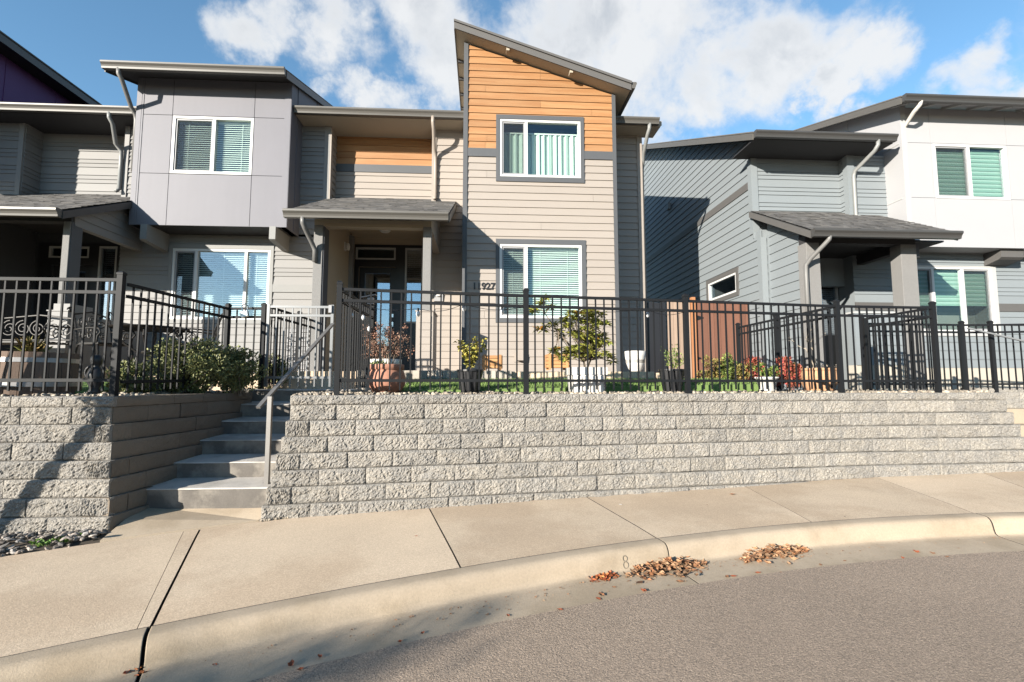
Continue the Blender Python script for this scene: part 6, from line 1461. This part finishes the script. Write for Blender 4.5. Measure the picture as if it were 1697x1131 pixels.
LPX = [(425, 1073, 'dry_leaf', .028), (450, 1076, 'red_leaf', .024), (462, 1068, 'red_leaf', .014), (356, 1104, 'red_leaf', .016), (482, 1106, 'red_leaf', .030), (497, 1112, 'red_leaf', .018), (530, 1092, 'red_leaf', .02), (663, 1066, 'red_leaf', .016),
       (700, 1052, 'red_leaf', .016), (805, 1000, 'dry_leaf', .012), (842, 1022, 'red_leaf', .018), (928, 1012, 'red_leaf', .022), (997, 988, 'dry_leaf', .034), (992, 994, 'red_leaf', .024), (1127, 966, 'dry_leaf', .03), (1067, 982, 'red_leaf', .026), (1018, 975, 'dry_leaf', .018),
       (1215, 957, 'red_leaf', .028), (1205, 958, 'dry_leaf', .024), (1256, 951, 'red_leaf', .026), (1357, 922, 'red_leaf', .022), (1360, 938, 'dry_leaf', .02), (1520, 917, 'red_leaf', .03), (1546, 919, 'dry_leaf', .028), (1614, 892, 'red_leaf', .022), (1496, 927, 'red_leaf', .02), (1570, 925, 'dry_leaf', .02), (1182, 940, 'dry_leaf', .022), (1400, 931, 'dry_leaf', .016)]
place = {}
for px, py, m, s in LPX:
    p = groundz(px, py); mb = MB(); curl(mb, p, s, random.uniform(0, 6.28), .7); o = mb.build('fallen_leaf', m)
    zone = ('near the bottom left kerb joint' if px < 400 else 'left of the thin reddish patch' if px < 720 and py < 1080 else 'at the road edge at the bottom left' if px < 560 else 'in the gutter well left of the heaps' if px < 950 else
            'just below the thin reddish patch' if px < 1050 else 'below the left heap' if px < 1150 else 'between the two heaps' if px < 1300 else 'just right of the right heap' if px < 1450 else 'far right of the heaps by the road')
    lab = ('curled rust-red' if m == 'red_leaf' else 'dry brown') + (' big' if s > .0265 else '') + ' leaf lying alone ' + zone
    tag(o, lab, 'leaf', 'single fallen leaves in the gutter')
for px, py, m, s in ((1213, 821, 'dry_leaf', .035), (1028, 838, 'white_pot', .022), (1172, 838, 'dry_leaf', .01), (690, 890, 'red_leaf', .014), (870, 800, 'dry_leaf', .01), (1460, 791, 'dry_leaf', .014), (1400, 858, 'bark', .012)):
    p = SW(px, py); mb = MB(); curl(mb, (p.x, p.y, p.z + .002), s, random.uniform(0, 6.28), .6); o = mb.build('fallen_leaf', m); tag(o, {1213: 'dark brown leaf lying in the middle of the right-hand pavement slabs', 1028: 'pale whitish leaf scrap on the pavement slab above the heaps', 1172: 'tiny brown leaf crumb on the pavement right of the whitish scrap', 690: 'small red leaf on the pavement left of the middle joint', 870: 'small brown leaf against the foot of the block wall', 1460: 'small brown leaf near the wall foot on the far right slabs', 1400: 'dark leaf crumb on the pavement edge above the kerb at right'}[px], 'leaf', 'single fallen leaves on the pavement')
for px, py in ((5, 868), (86, 866), (98, 868), (148, 863), (110, 866)):
    p = SW(px, py); mb = MB(); [curl(mb, (p.x + random.uniform(-.03, .03), p.y + random.uniform(-.02, .02), p.z + .05), .03, random.uniform(0, 6.28), .7) for _ in range(2)]; o = mb.build('leaf_pile', 'red_leaf', kind='stuff'); tag(o, 'bright red dead leaves caught on the river stones at the foot of the left wall', 'leaves', 'red leaves on the river stones')

# a young leaning street tree in the bed just outside the left edge of the view; its shade falls on the left wall
t = plant('young_tree', 'small leaning street tree in the river-stone bed left of the view', 'tree', (-5.75, 2.9, .15)); mb = MB()
tk = [Vector(v) for v in ((-5.75, 2.9, .1), (-5.55, 2.92, .55), (-5.25, 2.96, 1.05), (-4.95, 3.0, 1.5), (-4.7, 3.02, 1.95), (-4.6, 3.0, 2.4))]
mb.tube(tk, [.075, .065, .06, .055, .045, .02], 8); mb.build('trunk', 'bark', t); mb = MB(); lf = MB()
for k in range(16):
    b0 = tk[3].lerp(tk[5], random.random()); tip = b0 + Vector((random.uniform(-.5, .35), random.uniform(-.4, .4), random.uniform(.05, .6))); mb.tube([b0, b0.lerp(tip, .5) + rv() * .05, tip], [.014, .010, .004], 4)
    for _ in range(46): leafquad(lf, b0.lerp(tip, random.uniform(.4, 1.1)) + rv() * .09, rv(), rv(), random.uniform(.05, .08), .04)
mb.build('branches', 'bark', t); lf.build('crown', 'green_leaf', t, kind='stuff')

# crumbs of leaf and grit strewn along the gutter
mb = MB()
for k in range(420):
    px = random.uniform(300, 1690); p0 = SW(px, 1); x = random.uniform(-2.2, 5.0) if random.random() < .5 else random.gauss(1.3, 1.1)
    c = interp(Cp, x); i_ = min(range(n), key=lambda q: abs(Cp[q].x - x)); t_ = (Cp[min(i_ + 1, n - 1)] - Cp[i_ - 1]).normalized(); nr_ = Vector((t_.y, -t_.x, 0)); o_ = .215 + abs(random.gauss(0, .10))
    q = c + nr_ * min(o_, .55); z = swz(c.x, c.y) - .145 - (o_ - .235) * .045; curl(mb, (q.x, q.y, z), random.choice((.003, .004, .005, .006, .010)), random.uniform(0, 6.28), .5)
o = mb.build('leaf_litter', 'dry_leaf', kind='stuff'); tag(o, 'fine crumbs of dry leaf strewn along the concrete gutter', 'litter')
# small spreading tree across the street; its soft shade falls on the kerb
t = plant('spreading_tree', 'low spreading tree on the far side of the street behind the camera', 'tree', (-11.2, -7.9, 0)); mb = MB(); lf = MB()
mb.tube([Vector(v) for v in ((-11.2, -7.9, -.1), (-11.15, -7.9, 1.2), (-11.3, -7.95, 2.4), (-11.2, -7.9, 3.3))], [.13, .11, .09, .07], 8)
for k in range(13):
    u = k / 12; e = Vector((-12.4 + 2.6 * u, -8.3 + 1.0 * u + random.uniform(-.12, .12), 3.72 + random.uniform(-.10, .12))); h = Vector((-11.2, -7.9, 3.2)); mb.tube([h, h.lerp(e, .5) + Vector((0, 0, .06)), e], [.04, .025, .008], 5)
    for _ in range(52): leafquad(lf, e + Vector((random.gauss(0, .13), random.gauss(0, .10), random.gauss(0, .045))), rv(), rv(), random.uniform(.06, .11), .05)
mb.build('trunk', 'bark', t); lf.build('crown', 'green_leaf', t, kind='stuff')

# trees added far across the street, behind the camera, to cut low sky light: they show only as the dark foot of the reflections in the window panes
mb = MB(); k = 0
for k in range(52):
    a = R(-62 + 124 * (k + .5) / 52); d = random.uniform(38, 46); bx, by = -math.sin(a) * d * 1.35, -math.cos(a) * d; H = random.uniform(4.2, 6.6)
    for _ in range(260):
        h = random.random() ** .8; r = (1.6 + 1.3 * random.random()) * (1 - h * .8); b = random.uniform(0, 6.28); leafquad(mb, (bx + r * math.cos(b), by + r * math.sin(b), -.3 + H * h), rv(), rv(), random.uniform(.5, .95), .6)
o = mb.build('sky_blocking_trees', 'bush_leaf', kind='stuff'); tag(o, 'band of dark trees added far across the street, seen only as reflections in window panes', 'trees')
mb = MB(); p = groundz(1608, 953, -.155); curl(mb, (p.x, p.y, p.z + .004), .022, .4, .5); o = mb.build('paper_scrap', 'white_pot'); tag(o, 'tiny white scrap of litter lying on the asphalt at the right', 'litter')
